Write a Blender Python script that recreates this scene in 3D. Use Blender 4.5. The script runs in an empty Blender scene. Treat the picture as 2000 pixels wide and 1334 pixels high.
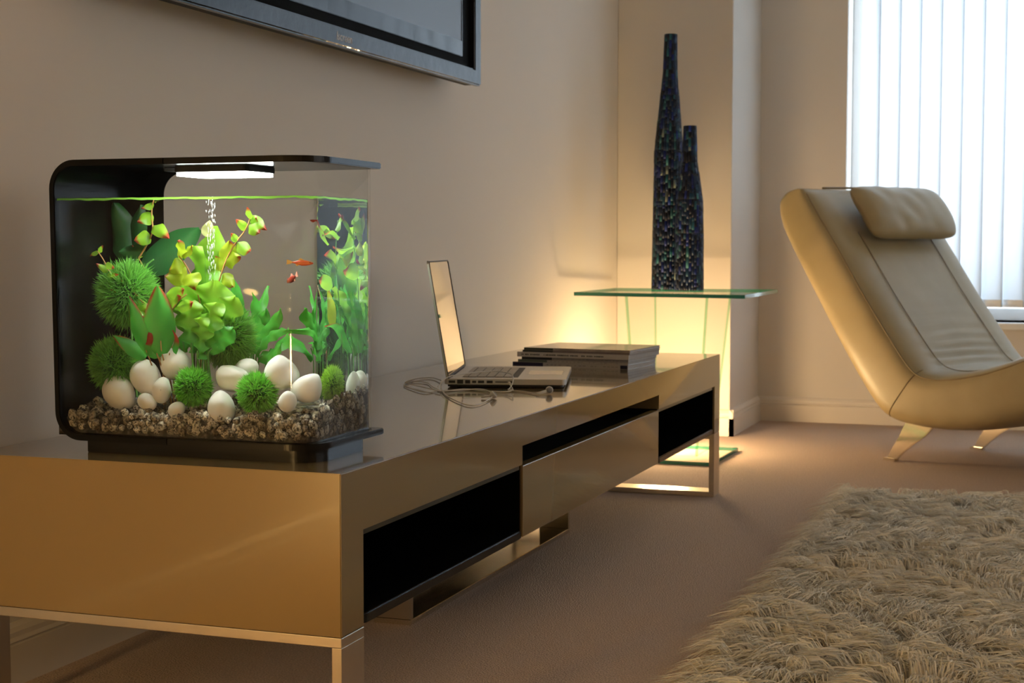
import bpy, bmesh, math, random
import numpy as np
from mathutils import Vector, Matrix
random.seed(7); rng = np.random.default_rng(7)
scene = bpy.context.scene
COL = scene.collection
PI = math.pi

# ------------------------------------------------------------------ camera, world, lights, exposure
cam_d = bpy.data.cameras.new('camera'); cam = bpy.data.objects.new('camera', cam_d); COL.objects.link(cam)
cam_d.sensor_width = 36.0; cam_d.lens = 36.0 * 2961.4 / 2000.0
yaw, pitch, roll = -0.3415, -0.0611, 0.0007
f_ = Vector((math.sin(yaw)*math.cos(pitch), math.cos(yaw)*math.cos(pitch), math.sin(pitch)))
r_ = Vector((math.cos(yaw), -math.sin(yaw), 0)); u_ = r_.cross(f_)
r2 = r_*math.cos(roll) + u_*math.sin(roll); u2 = u_*math.cos(roll) - r_*math.sin(roll)
cam.matrix_world = Matrix(((r2.x, u2.x, -f_.x, 1.4869), (r2.y, u2.y, -f_.y, -1.8062), (r2.z, u2.z, -f_.z, 0.6987), (0, 0, 0, 1)))
cam_d.clip_start = 0.05; cam_d.clip_end = 60
cam_d.dof.use_dof = True; cam_d.dof.focus_distance = 2.25; cam_d.dof.aperture_fstop = 14.0
scene.camera = cam
scene.view_settings.view_transform = 'Standard'; scene.view_settings.look = 'None'
scene.view_settings.exposure = 0.0; scene.view_settings.gamma = 1.0; scene.view_settings.use_curve_mapping = False

wld = bpy.data.worlds.new('sky'); scene.world = wld; wld.use_nodes = True
wld.node_tree.nodes['Background'].inputs[0].default_value = (0.62, 0.80, 1.0, 1)
wld.node_tree.nodes['Background'].inputs[1].default_value = 2.0

def area_light(name, loc, target, sx, sy, power, color):
    d = bpy.data.lights.new(name, 'AREA'); d.shape = 'RECTANGLE'; d.size = sx; d.size_y = sy; d.energy = power; d.color = color
    o = bpy.data.objects.new(name, d); COL.objects.link(o); o.location = loc
    o.rotation_euler = (Vector(target) - Vector(loc)).to_track_quat('-Z', 'Y').to_euler()
    return o
# overcast daylight standing outside the wide window behind the blind
area_light('window_daylight', (2.0, 4.80, 1.35), (2.0, 0.0, 1.25), 3.0, 2.0, 118.0, (0.86, 0.94, 1.0))
# soft neutral fill light, added just inside the unseen right-hand wall
area_light('side_fill_light', (4.19, 0.6, 1.35), (0.0, 0.6, 1.25), 2.2, 1.4, 14.0, (1.0, 0.96, 0.90))
# warm lamp standing on the floor beyond the near end of the cabinet, twin of the one under the glass table
pl = bpy.data.lights.new('room_lamp', 'POINT'); pl.energy = 42.0; pl.color = (1.0, 0.62, 0.22); pl.shadow_soft_size = 0.07
plo = bpy.data.objects.new('room_lamp', pl); COL.objects.link(plo); plo.location = (0.12, -1.60, 0.42)
LAMP_STRENGTH = 125.0        # opal globe under the glass table
TANK_STRENGTH = 92.0        # light bar in the aquarium lid

# ------------------------------------------------------------------ helpers
def obj(name, me, mats=None, parent=None, smooth=False, kind=None, label=None, cat=None, group=None, loc=None):
    if isinstance(me, bmesh.types.BMesh):
        m = bpy.data.meshes.new(name); me.to_mesh(m); me.free(); me = m
    o = bpy.data.objects.new(name, me); COL.objects.link(o)
    if mats is not None:
        for m in (mats if isinstance(mats, (list, tuple)) else [mats]): me.materials.append(m)
    if smooth:
        me.polygons.foreach_set('use_smooth', [True]*len(me.polygons))
    if parent: o.parent = parent
    if loc: o.location = loc
    tag(o, label, cat, group, kind)
    return o
def tag(o, label=None, cat=None, group=None, kind=None):
    if label: o['label'] = label
    if cat: o['category'] = cat
    if group: o['group'] = group
    if kind: o['kind'] = kind
    return o
def thing(name, loc, label, cat, group=None, rotz=0):
    o = bpy.data.objects.new(name, None); COL.objects.link(o); o.location = loc; o.rotation_euler = (0, 0, rotz)
    o.empty_display_size = 0.05
    return tag(o, label, cat, group)
def world_child(o):            # mesh built in world space, kept in place under a moved parent
    p = o.parent; o.matrix_parent_inverse = (Matrix.Translation(p.location) @ p.rotation_euler.to_matrix().to_4x4()).inverted(); return o
def part(name, me, mat, parent, **k):
    return world_child(obj(name, me, mat, parent, **k))
def rbox(x0, x1, y0, y1, z0, z1, b=0.002, seg=2):
    bm = bmesh.new()
    bmesh.ops.create_cube(bm, size=1.0)
    for v in bm.verts:
        v.co = ((x0+x1)/2 + v.co.x*(x1-x0), (y0+y1)/2 + v.co.y*(y1-y0), (z0+z1)/2 + v.co.z*(z1-z0))
    if b > 0:
        bmesh.ops.bevel(bm, geom=bm.edges[:], offset=b, segments=seg, affect='EDGES', profile=0.5)
    return bm
def join(*bms):
    a = bms[0]
    for b in bms[1:]:
        t = bpy.data.meshes.new('t'); b.to_mesh(t); b.free(); a.from_mesh(t); bpy.data.meshes.remove(t)
    return a
def prism(poly, axis, a, b, bevel=0.0, seg=2):
    """polygon (p,q) extruded along axis 0/1/2 from a to b"""
    bm = bmesh.new()
    def mk(p, q, t):
        return {0: (t, p, q), 1: (p, t, q), 2: (p, q, t)}[axis]
    v0 = [bm.verts.new(mk(p, q, a)) for p, q in poly]; v1 = [bm.verts.new(mk(p, q, b)) for p, q in poly]
    n = len(poly)
    bm.faces.new(v0); bm.faces.new(v1[::-1])
    for i in range(n): bm.faces.new((v0[i], v1[i], v1[(i+1) % n], v0[(i+1) % n]))
    bmesh.ops.recalc_face_normals(bm, faces=bm.faces[:])
    if bevel: bmesh.ops.bevel(bm, geom=[e for e in bm.edges if e.calc_face_angle(0) > 0.5], offset=bevel, segments=seg, affect='EDGES')
    return bm
def tube(pts, r, n=8, closed=False, smooth_iter=0, cap=True):
    P = [Vector(p) for p in pts]
    for _ in range(smooth_iter):
        Q = [P[0]] if not closed else []
        m = len(P)
        for i in range(m - (0 if closed else 1)):
            a, b = P[i], P[(i+1) % m]; Q += [a*0.75 + b*0.25, a*0.25 + b*0.75]
        if not closed: Q.append(P[-1])
        P = Q
    bm = bmesh.new(); rings = []; m = len(P); prev = None
    for i in range(m):
        t = (P[(i+1) % m] - P[i-1]) if closed else (P[min(i+1, m-1)] - P[max(i-1, 0)])
        if t.length < 1e-9: t = Vector((0, 0, 1))
        t.normalize()
        if prev is None:
            prev = t.orthogonal().normalized()
        else:
            prev = (prev - t*prev.dot(t))
            prev = prev.normalized() if prev.length > 1e-6 else t.orthogonal().normalized()
        bi = t.cross(prev); rr = r(i/(m-1)) if callable(r) else r
        rings.append([bm.verts.new(P[i] + (prev*math.cos(2*PI*k/n) + bi*math.sin(2*PI*k/n))*rr) for k in range(n)])
    for i in range(m if closed else m-1):
        a, b = rings[i], rings[(i+1) % m]
        for k in range(n): bm.faces.new((a[k], a[(k+1) % n], b[(k+1) % n], b[k]))
    if cap and not closed: bm.faces.new(rings[0][::-1]); bm.faces.new(rings[-1])
    return bm
def lathe(prof, n=32, cx=0, cy=0, caps=True):
    bm = bmesh.new(); rings = []
    for r, z in prof: rings.append([bm.verts.new((cx + r*math.cos(2*PI*k/n), cy + r*math.sin(2*PI*k/n), z)) for k in range(n)])
    for a, b in zip(rings, rings[1:]):
        for k in range(n): bm.faces.new((a[k], a[(k+1) % n], b[(k+1) % n], b[k]))
    if caps: bm.faces.new(rings[0][::-1]); bm.faces.new(rings[-1])
    return bm
def npmesh(name, verts, faces):
    verts = np.asarray(verts, dtype=np.float32); faces = np.asarray(faces, dtype=np.int32)
    me = bpy.data.meshes.new(name); k = faces.shape[1]
    me.vertices.add(len(verts)); me.vertices.foreach_set('co', verts.ravel())
    me.loops.add(faces.size); me.loops.foreach_set('vertex_index', faces.ravel())
    me.polygons.add(len(faces)); me.polygons.foreach_set('loop_start', np.arange(0, faces.size, k, dtype=np.int32))
    me.update(calc_edges=True); me.validate(); return me

# ------------------------------------------------------------------ materials
class N:
    def __init__(s, name):
        s.m = bpy.data.materials.new(name); s.m.use_nodes = True; s.t = s.m.node_tree; s.t.nodes.clear()
        s.out = s.t.nodes.new('ShaderNodeOutputMaterial')
    def n(s, t, **k):
        nd = s.t.nodes.new('ShaderNode' + t)
        for a, v in k.items():
            if isinstance(a, str) and hasattr(nd, a): setattr(nd, a, v)
        return nd
    def l(s, a, b): s.t.links.new(a, b)
    def surf(s, sock): s.l(sock, s.out.inputs[0]); return s.m
def c4(c): return (c[0], c[1], c[2], 1)
def pbr(name, col, rough=0.5, metal=0.0, coat=0.0, spec=0.5, noise=None, bump=None, trans=0.0, ior=1.5, emit=None, sheen=0.0, coat_rough=0.03, sss=0):
    g = N(name); p = g.n('BsdfPrincipled')
    p.inputs['Base Color'].default_value = c4(col); p.inputs['Roughness'].default_value = rough; p.inputs['Metallic'].default_value = metal
    p.inputs['Coat Weight'].default_value = coat; p.inputs['Coat Roughness'].default_value = coat_rough
    p.inputs['Specular IOR Level'].default_value = spec; p.inputs['Transmission Weight'].default_value = trans; p.inputs['IOR'].default_value = ior
    p.inputs['Sheen Weight'].default_value = sheen
    if emit: p.inputs['Emission Color'].default_value = c4(emit[0]); p.inputs['Emission Strength'].default_value = emit[1]
    tc = g.n('TexCoord')
    if noise:       # (scale, col2, detail, lo, hi)
        nz = g.n('TexNoise'); nz.inputs['Scale'].default_value = noise[0]; nz.inputs['Detail'].default_value = noise[2]
        g.l(tc.outputs['Object'], nz.inputs['Vector'])
        rp = g.n('ValToRGB'); rp.color_ramp.elements[0].position = noise[3]; rp.color_ramp.elements[1].position = noise[4]
        rp.color_ramp.elements[0].color = c4(col); rp.color_ramp.elements[1].color = c4(noise[1])
        g.l(nz.outputs[0], rp.inputs[0]); g.l(rp.outputs[0], p.inputs['Base Color'])
    if bump:        # (scale, strength, distance)
        nb = g.n('TexNoise'); nb.inputs['Scale'].default_value = bump[0]; nb.inputs['Detail'].default_value = 4
        g.l(tc.outputs['Object'], nb.inputs['Vector'])
        bp = g.n('Bump'); bp.inputs['Strength'].default_value = bump[1]; bp.inputs['Distance'].default_value = bump[2]
        g.l(nb.outputs[0], bp.inputs['Height']); g.l(bp.outputs[0], p.inputs['Normal'])
    return g.surf(p.outputs[0])
def clear(name, tint=(0.98, 0.99, 0.985), base=0.03, edge=0.6, power=4.0, rough=0.0):
    """thin clear sheet: straight-through light with a grazing-angle reflection"""
    g = N(name); tr = g.n('BsdfTransparent'); tr.inputs[0].default_value = c4(tint)
    gl = g.n('BsdfGlossy'); gl.inputs['Roughness'].default_value = rough
    lw = g.n('LayerWeight'); lw.inputs[0].default_value = 0.5
    pw = g.n('Math', operation='POWER'); pw.inputs[1].default_value = power; g.l(lw.outputs['Facing'], pw.inputs[0])
    ma = g.n('Math', operation='MULTIPLY_ADD'); ma.inputs[1].default_value = edge; ma.inputs[2].default_value = base; g.l(pw.outputs[0], ma.inputs[0])
    mx = g.n('MixShader'); g.l(ma.outputs[0], mx.inputs[0]); g.l(tr.outputs[0], mx.inputs[1]); g.l(gl.outputs[0], mx.inputs[2])
    return g.surf(mx.outputs[0])
def emission(name, col, strength):
    g = N(name); e = g.n('Emission'); e.inputs[0].default_value = c4(col); e.inputs[1].default_value = strength
    return g.surf(e.outputs[0])

M = {}
M['wall'] = pbr('wall_paint', (0.71, 0.672, 0.615), 0.75, bump=(180, 0.04, 0.002))
M['trim'] = pbr('trim_paint', (0.74, 0.69, 0.62), 0.45)
M['ceiling'] = pbr('ceiling_paint', (0.80, 0.78, 0.74), 0.8)
M['carpet'] = pbr('carpet', (0.58, 0.425, 0.325), 0.95, noise=(300, (0.84, 0.65, 0.52), 5, 0.38, 0.64), bump=(300, 1.0, 0.012), spec=0.1, sheen=0.2)
M['lacquer'] = pbr('khaki_lacquer', (0.215, 0.150, 0.066), 0.12, coat=0.6, spec=0.5)
M['black_gloss'] = pbr('black_gloss', (0.006, 0.006, 0.006), 0.08, spec=0.45)
M['black_plastic'] = pbr('black_plastic', (0.006, 0.006, 0.006), 0.18, spec=0.25)
M['tank_black'] = pbr('tank_black', (0.0015, 0.0015, 0.0014), 0.5, spec=0.06)
M['black_matte'] = pbr('black_matte', (0.007, 0.007, 0.007), 0.6, spec=0.2)
M['steel'] = pbr('brushed_steel', (0.62, 0.56, 0.47), 0.28, metal=1.0, bump=(90, 0.04, 0.001))
M['polished'] = pbr('polished_steel', (0.78, 0.72, 0.60), 0.10, metal=1.0)
M['leather'] = pbr('cream_leather', (0.38, 0.30, 0.155), 0.42, noise=(7, (0.43, 0.345, 0.19), 4, 0.3, 0.7), bump=(320, 0.12, 0.002))
M['seam'] = pbr('leather_seam', (0.26, 0.19, 0.09), 0.5)
M['alu'] = pbr('aluminium', (0.56, 0.54, 0.49), 0.32, metal=0.85)
M['key'] = pbr('laptop_key', (0.36, 0.32, 0.26), 0.35)
M['dark_gap'] = pbr('dark_gap', (0.02, 0.018, 0.016), 0.5)
M['glass_screen'] = pbr('laptop_screen', (0.02, 0.02, 0.02), 0.03, spec=0.9, coat=1.0)
M['cable'] = pbr('white_cable', (0.66, 0.63, 0.56), 0.45)
M['grille'] = pbr('earbud_grille', (0.22, 0.22, 0.22), 0.5)
M['bezel'] = pbr('tv_bezel', (0.010, 0.011, 0.015), 0.05, spec=0.26, bump=(14, 0.15, 0.010))
M['tv_reflect'] = pbr('tv_reflection_rim', (0.012, 0.013, 0.018), 0.05, spec=0.34)
M['tv_screen'] = pbr('tv_screen', (0.04, 0.045, 0.055), 0.30, spec=0.75)
M['white_print'] = pbr('white_print', (0.7, 0.7, 0.72), 0.5)
M['sill'] = pbr('window_sill_paint', (0.82, 0.82, 0.80), 0.35)
M['frame_white'] = pbr('window_frame_paint', (0.80, 0.80, 0.80), 0.35)
M['pane'] = clear('window_pane', (0.97, 0.98, 0.98), 0.04, 0.5, 5)
M['tglass'] = clear('table_glass', (0.985, 0.995, 0.985), 0.012, 0.40, 6)
M['pedge'] = clear('panel_edge', (0.45, 0.80, 0.60), 0.05, 0.4, 4)
M['tedge'] = pbr('glass_edge', (0.015, 0.20, 0.13), 0.08, spec=0.6)
M['acrylic'] = clear('acrylic', (0.99, 0.995, 0.99), 0.004, 0.35, 5)
M['tube'] = clear('clear_tube', (0.93, 0.97, 0.94), 0.02, 0.8, 4)
M['globe'] = emission('opal_globe_glow', (1.0, 0.66, 0.33), LAMP_STRENGTH)
M['brass'] = pbr('lamp_base_metal', (0.55, 0.48, 0.36), 0.3, metal=1.0)
M['led'] = emission('led_panel_glow', (0.93, 1.0, 0.97), TANK_STRENGTH)
M['grout'] = pbr('dark_grout', (0.008, 0.009, 0.014), 0.4)

# aquarium layout, metres
MOSS = [((0.205, 0.13, 0.631), 0.056), ((0.185, 0.125, 0.527), 0.047), ((0.349, 0.175, 0.572), 0.054), ((0.326, 0.1, 0.5), 0.032), ((0.43, 0.1, 0.494), 0.034), ((0.4896, 0.1715, 0.5028), 0.03)]
PEBBLES = [((0.2, 0.105, 0.486), 0.0297, 0.0239, -40), ((0.242, 0.115, 0.508), 0.0297, 0.0239, -50), ((0.286, 0.125, 0.531), 0.0247, 0.0231, 10), ((0.276, 0.095, 0.494), 0.0198, 0.0148, 70), ((0.254, 0.09, 0.476), 0.0165, 0.0124, -20), ((0.305, 0.085, 0.467), 0.0148, 0.0115, 0), ((0.387, 0.115, 0.512), 0.0297, 0.0198, -10), ((0.394, 0.15, 0.524), 0.0198, 0.0165, 0), ((0.459, 0.115, 0.523), 0.0256, 0.0223, 80), ((0.376, 0.088, 0.473), 0.0239, 0.0214, 90), ((0.482, 0.086, 0.485), 0.0157, 0.0124, 70), ((0.498, 0.108, 0.503), 0.0214, 0.0173, 60), ((0.4861, 0.2424, 0.4914), 0.0247, 0.0198, 80), ((0.4862, 0.2724, 0.496), 0.0231, 0.0198, 20)]
PLANT_BROAD = [((0.275, 0.098, 0.546), (0.273, 0.092, 0.644), 0.0491, 'broad'), ((0.254, 0.095, 0.543), (0.224, 0.088, 0.629), 0.028, 'broad'), ((0.243, 0.11, 0.539), (0.198, 0.09, 0.572), 0.0228, 'broad'), ((0.269, 0.1, 0.54), (0.261, 0.085, 0.577), 0.0298, 'tip'), ((0.267, 0.105, 0.547), (0.264, 0.095, 0.59), 0.021, 'tip'), ((0.282, 0.11, 0.539), (0.292, 0.1, 0.581), 0.0158, 'tip')]
VINE_LOW_STEM = [[(0.259, 0.14, 0.545), (0.271, 0.12, 0.591), (0.273, 0.11, 0.621)], [(0.271, 0.12, 0.591), (0.296, 0.11, 0.621), (0.313, 0.11, 0.633)], [(0.273, 0.11, 0.621), (0.247, 0.105, 0.614), (0.227, 0.105, 0.636), (0.206, 0.1, 0.654), (0.186, 0.1, 0.665), (0.18, 0.1, 0.68), (0.168, 0.1, 0.695)]]
VINE_LOW = [((0.23, 0.105, 0.63), (0.193, 0.09, 0.639), 0.0263, 'heart'), ((0.223, 0.1, 0.621), (0.257, 0.095, 0.61), 0.0228, 'heart'), ((0.273, 0.11, 0.621), (0.305, 0.1, 0.631), 0.0193, 'heart'), ((0.279, 0.11, 0.632), (0.312, 0.1, 0.64), 0.0193, 'heart'), ((0.296, 0.11, 0.614), (0.326, 0.1, 0.622), 0.0193, 'heart'), ((0.18, 0.1, 0.676), (0.2, 0.09, 0.67), 0.0105, 'heart'), ((0.186, 0.1, 0.665), (0.17, 0.09, 0.677), 0.0105, 'heart'), ((0.183, 0.1, 0.658), (0.208, 0.09, 0.661), 0.0088, 'heart'), ((0.169, 0.1, 0.694), (0.157, 0.095, 0.688), 0.0088, 'heart'), ((0.169, 0.1, 0.694), (0.179, 0.095, 0.703), 0.0088, 'heart'), ((0.247, 0.105, 0.614), (0.245, 0.09, 0.599), 0.0158, 'heart')]
VINE_HIGH_STEM = [[(0.193, 0.2, 0.684), (0.21, 0.2, 0.707), (0.219, 0.2, 0.726), (0.216, 0.2, 0.749), (0.218, 0.2, 0.764), (0.221, 0.2, 0.773)]]
VINE_HIGH = [((0.219, 0.2, 0.733), (0.254, 0.18, 0.714), 0.0228, 'heart'), ((0.218, 0.2, 0.75), (0.198, 0.185, 0.74), 0.0228, 'heart'), ((0.22, 0.2, 0.766), (0.203, 0.19, 0.76), 0.0123, 'heart'), ((0.221, 0.2, 0.772), (0.231, 0.19, 0.774), 0.0105, 'heart'), ((0.214, 0.2, 0.718), (0.192, 0.185, 0.711), 0.0245, 'heart'), ((0.205, 0.2, 0.695), (0.163, 0.19, 0.694), 0.0228, 'dark'), ((0.196, 0.2, 0.684), (0.181, 0.2, 0.704), 0.0175, 'heart')]
PLANT_DARK = [((0.182, 0.24, 0.67), (0.27, 0.26, 0.731), 0.0578, 'dark'), ((0.155, 0.25, 0.679), (0.127, 0.25, 0.772), 0.0526, 'dark'), ((0.157, 0.26, 0.687), (0.17, 0.26, 0.766), 0.035, 'dark')]
PLANT_RUFFLE = [((0.316, 0.14, 0.546), (0.343, 0.13, 0.655), 0.0578, 'ruffle'), ((0.299, 0.17, 0.552), (0.301, 0.18, 0.703), 0.0613, 'ruffle'), ((0.293, 0.145, 0.546), (0.283, 0.14, 0.654), 0.0526, 'ruffle'), ((0.327, 0.135, 0.547), (0.38, 0.125, 0.633), 0.0385, 'ruffle'), ((0.314, 0.125, 0.547), (0.312, 0.115, 0.622), 0.0473, 'ruffle'), ((0.323, 0.155, 0.553), (0.275, 0.16, 0.643), 0.0526, 'ruffle'), ((0.301, 0.19, 0.551), (0.315, 0.19, 0.733), 0.0385, 'ruffle'), ((0.337, 0.12, 0.548), (0.359, 0.11, 0.622), 0.0438, 'ruffle'), ((0.327, 0.115, 0.54), (0.336, 0.105, 0.6), 0.0403, 'ruffle'), ((0.341, 0.12, 0.548), (0.384, 0.11, 0.586), 0.035, 'green')]
VINE_MID_STEM = [[(0.325, 0.15, 0.584), (0.315, 0.145, 0.643), (0.301, 0.14, 0.673), (0.288, 0.14, 0.688)], [(0.321, 0.16, 0.583), (0.339, 0.17, 0.643), (0.352, 0.17, 0.68), (0.369, 0.17, 0.707), (0.388, 0.17, 0.727), (0.395, 0.17, 0.747)]]
VINE_MID = [((0.303, 0.135, 0.666), (0.27, 0.125, 0.658), 0.035, 'yellow'), ((0.307, 0.135, 0.662), (0.321, 0.125, 0.642), 0.0315, 'yellow'), ((0.29, 0.14, 0.684), (0.289, 0.13, 0.71), 0.0263, 'yellow'), ((0.297, 0.14, 0.677), (0.275, 0.13, 0.666), 0.0263, 'yellow'), ((0.292, 0.14, 0.689), (0.314, 0.13, 0.704), 0.0193, 'yellow'), ((0.313, 0.19, 0.716), (0.321, 0.185, 0.739), 0.021, 'pale'), ((0.352, 0.17, 0.673), (0.363, 0.16, 0.71), 0.0315, 'yellow'), ((0.348, 0.17, 0.662), (0.369, 0.16, 0.644), 0.021, 'yellow'), ((0.35, 0.17, 0.68), (0.378, 0.16, 0.688), 0.0263, 'yellow'), ((0.343, 0.17, 0.666), (0.337, 0.165, 0.688), 0.021, 'yellow'), ((0.371, 0.17, 0.707), (0.396, 0.16, 0.695), 0.021, 'heart'), ((0.374, 0.17, 0.71), (0.367, 0.16, 0.721), 0.0123, 'heart'), ((0.388, 0.17, 0.727), (0.375, 0.16, 0.741), 0.014, 'heart'), ((0.391, 0.17, 0.732), (0.412, 0.16, 0.721), 0.021, 'heart'), ((0.395, 0.17, 0.743), (0.423, 0.16, 0.726), 0.0175, 'heart'), ((0.395, 0.17, 0.74), (0.392, 0.16, 0.758), 0.0123, 'heart'), ((0.393, 0.17, 0.736), (0.407, 0.16, 0.743), 0.0158, 'heart')]
PLANT_WAVY = [((0.346, 0.24, 0.543), (0.328, 0.245, 0.657), 0.021, 'green'), ((0.348, 0.25, 0.542), (0.362, 0.25, 0.634), 0.0228, 'green'), ((0.352, 0.25, 0.542), (0.387, 0.24, 0.612), 0.0245, 'green'), ((0.365, 0.24, 0.543), (0.42, 0.22, 0.613), 0.0228, 'green'), ((0.377, 0.23, 0.544), (0.44, 0.2, 0.584), 0.021, 'green'), ((0.361, 0.26, 0.542), (0.39, 0.265, 0.642), 0.021, 'green'), ((0.385, 0.22, 0.537), (0.435, 0.19, 0.562), 0.0228, 'green'), ((0.353, 0.26, 0.542), (0.34, 0.26, 0.619), 0.0228, 'green'), ((0.386, 0.25, 0.535), (0.437, 0.24, 0.613), 0.0228, 'green'), ((0.352, 0.23, 0.543), (0.322, 0.22, 0.612), 0.021, 'green')]
PLANT_END = [((0.4787, 0.2499, 0.5423), (0.4858, 0.1768, 0.6252), 0.0228, 'green'), ((0.4861, 0.2607, 0.5417), (0.486, 0.2444, 0.6345), 0.021, 'green'), ((0.4861, 0.2696, 0.5411), (0.4936, 0.2721, 0.6175), 0.0193, 'green'), ((0.4786, 0.2326, 0.5434), (0.4858, 0.1518, 0.5855), 0.0228, 'broad'), ((0.4713, 0.2567, 0.5495), (0.4637, 0.227, 0.6424), 0.0263, 'green'), ((0.4713, 0.2745, 0.5639), (0.4714, 0.2875, 0.6528), 0.0245, 'ruffle'), ((0.4786, 0.2329, 0.5663), (0.4784, 0.192, 0.6433), 0.0263, 'ruffle'), ((0.4935, 0.2912, 0.5482), (0.501, 0.2516, 0.5774), 0.0175, 'green'), ((0.471, 0.1895, 0.5836), (0.4709, 0.1741, 0.6437), 0.021, 'yellow'), ((0.4859, 0.1857, 0.6732), (0.4895, 0.1452, 0.6883), 0.0298, 'heart'), ((0.4861, 0.2622, 0.6571), (0.4897, 0.2106, 0.664), 0.0298, 'heart'), ((0.4898, 0.2679, 0.6724), (0.4936, 0.2474, 0.6781), 0.0263, 'heart'), ((0.4785, 0.2012, 0.7104), (0.482, 0.1491, 0.716), 0.0298, 'heart'), ((0.4784, 0.1931, 0.7253), (0.4822, 0.2117, 0.7494), 0.0263, 'heart'), ((0.486, 0.2457, 0.7335), (0.4898, 0.2908, 0.7455), 0.0298, 'heart'), ((0.4861, 0.2542, 0.7183), (0.4899, 0.273, 0.7226), 0.028, 'heart'), ((0.4786, 0.2525, 0.7412), (0.4824, 0.2669, 0.7629), 0.0245, 'heart'), ((0.4859, 0.2025, 0.688), (0.486, 0.2452, 0.6955), 0.0263, 'yellow'), ((0.4935, 0.2899, 0.6529), (0.4973, 0.2568, 0.6405), 0.0228, 'heart'), ((0.4858, 0.177, 0.6437), (0.4894, 0.1336, 0.6535), 0.0228, 'heart'), ((0.4787, 0.2692, 0.6723), (0.4786, 0.2524, 0.726), 0.0228, 'heart'), ((0.4786, 0.2522, 0.7107), (0.4785, 0.2017, 0.7477), 0.0263, 'heart'), ((0.4861, 0.263, 0.7184), (0.4862, 0.2819, 0.7534), 0.021, 'heart'), ((0.4861, 0.2626, 0.6878), (0.4862, 0.2643, 0.711), 0.021, 'yellow'), ((0.4712, 0.2588, 0.7031), (0.471, 0.1913, 0.7029), 0.0228, 'heart'), ((0.4783, 0.1683, 0.7029), (0.4782, 0.137, 0.7391), 0.0175, 'heart')]
PLANT_END_STEM = [[(0.4785, 0.2156, 0.5445), (0.4785, 0.2002, 0.6431), (0.4784, 0.1926, 0.6881), (0.4785, 0.2016, 0.7403)], [(0.4787, 0.2674, 0.5411), (0.4787, 0.2688, 0.6415), (0.4786, 0.2521, 0.7031), (0.4786, 0.2525, 0.7412)]]
FISH = [(0.488, 0.11, 0.679), (0.476, 0.12, 0.657)]
BUBBLE_X = [(0.333, 0.16, 0.762), (0.334, 0.16, 0.654)]

# ------------------------------------------------------------------ the room
WX = -0.075; YB = 4.35; XR = 4.2; YF = -3.6; ZC = 2.4
obj('floor', rbox(WX-0.1, XR+0.1, YF-0.1, YB+0.1, -0.06, 0.0, 0), M['carpet'], kind='structure')
obj('ceiling', rbox(WX-0.1, XR+0.1, YF-0.1, YB+0.25, ZC, ZC+0.08, 0), M['ceiling'], kind='structure')
obj('wall_left', rbox(WX-0.1, WX, YF-0.1, YB+0.25, 0, ZC, 0), M['wall'], kind='structure')
obj('wall_right', rbox(XR, XR+0.1, YF-0.1, YB+0.25, 0, ZC, 0), M['wall'], kind='structure')
obj('wall_front', rbox(WX, XR, YF-0.1, YF, 0, ZC, 0), M['wall'], kind='structure')
obj('wall_projection', rbox(WX, 0.365, 3.78, YB+0.25, 0, ZC, 0.004), M['wall'], kind='structure')
WX0, WX1, WZ0, WZ1 = 0.708, 3.35, 0.415, 2.24
obj('wall_back', join(rbox(0.365, WX0, YB, YB+0.25, 0, ZC, 0), rbox(WX1, XR, YB, YB+0.25, 0, ZC, 0),
                      rbox(WX0, WX1, YB, YB+0.25, 0, WZ0, 0), rbox(WX0, WX1, YB, YB+0.25, WZ1, ZC, 0)), M['wall'], kind='structure')
def baseboard(name, a, b, nrm):
    """moulded skirting from a to b (floor points), nrm points into the room"""
    prof = [(0, 0), (0.016, 0), (0.016, 0.066), (0.013, 0.069), (0.016, 0.072), (0.013, 0.078), (0.013, 0.086), (0.009, 0.093), (0.004, 0.098), (0, 0.099)]
    bm = bmesh.new(); A = Vector((a[0], a[1], 0)); B = Vector((b[0], b[1], 0)); n = Vector((nrm[0], nrm[1], 0))
    r0 = [bm.verts.new(A + n*p + Vector((0, 0, q))) for p, q in prof]; r1 = [bm.verts.new(B + n*p + Vector((0, 0, q))) for p, q in prof]
    for i in range(len(prof)-1): bm.faces.new((r0[i], r0[i+1], r1[i+1], r1[i]))
    bm.faces.new(r0[::-1]); bm.faces.new(r1); bmesh.ops.recalc_face_normals(bm, faces=bm.faces[:])
    return obj(name, bm, M['trim'], kind='structure')
baseboard('baseboard_left', (WX, YF), (WX, 3.78), (1, 0))
baseboard('baseboard_projection', (WX, 3.78), (0.381, 3.78), (0, -1))
baseboard('baseboard_return', (0.365, 3.764), (0.365, YB), (1, 0))
baseboard('baseboard_back', (0.365, YB), (XR, YB), (0, -1))
obj('trim_1', rbox(WX0-0.005, WX1+0.03, YB-0.035, YB+0.20, WZ0-0.028, WZ0, 0.006), M['sill'], kind='structure')   # window sill board

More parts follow.
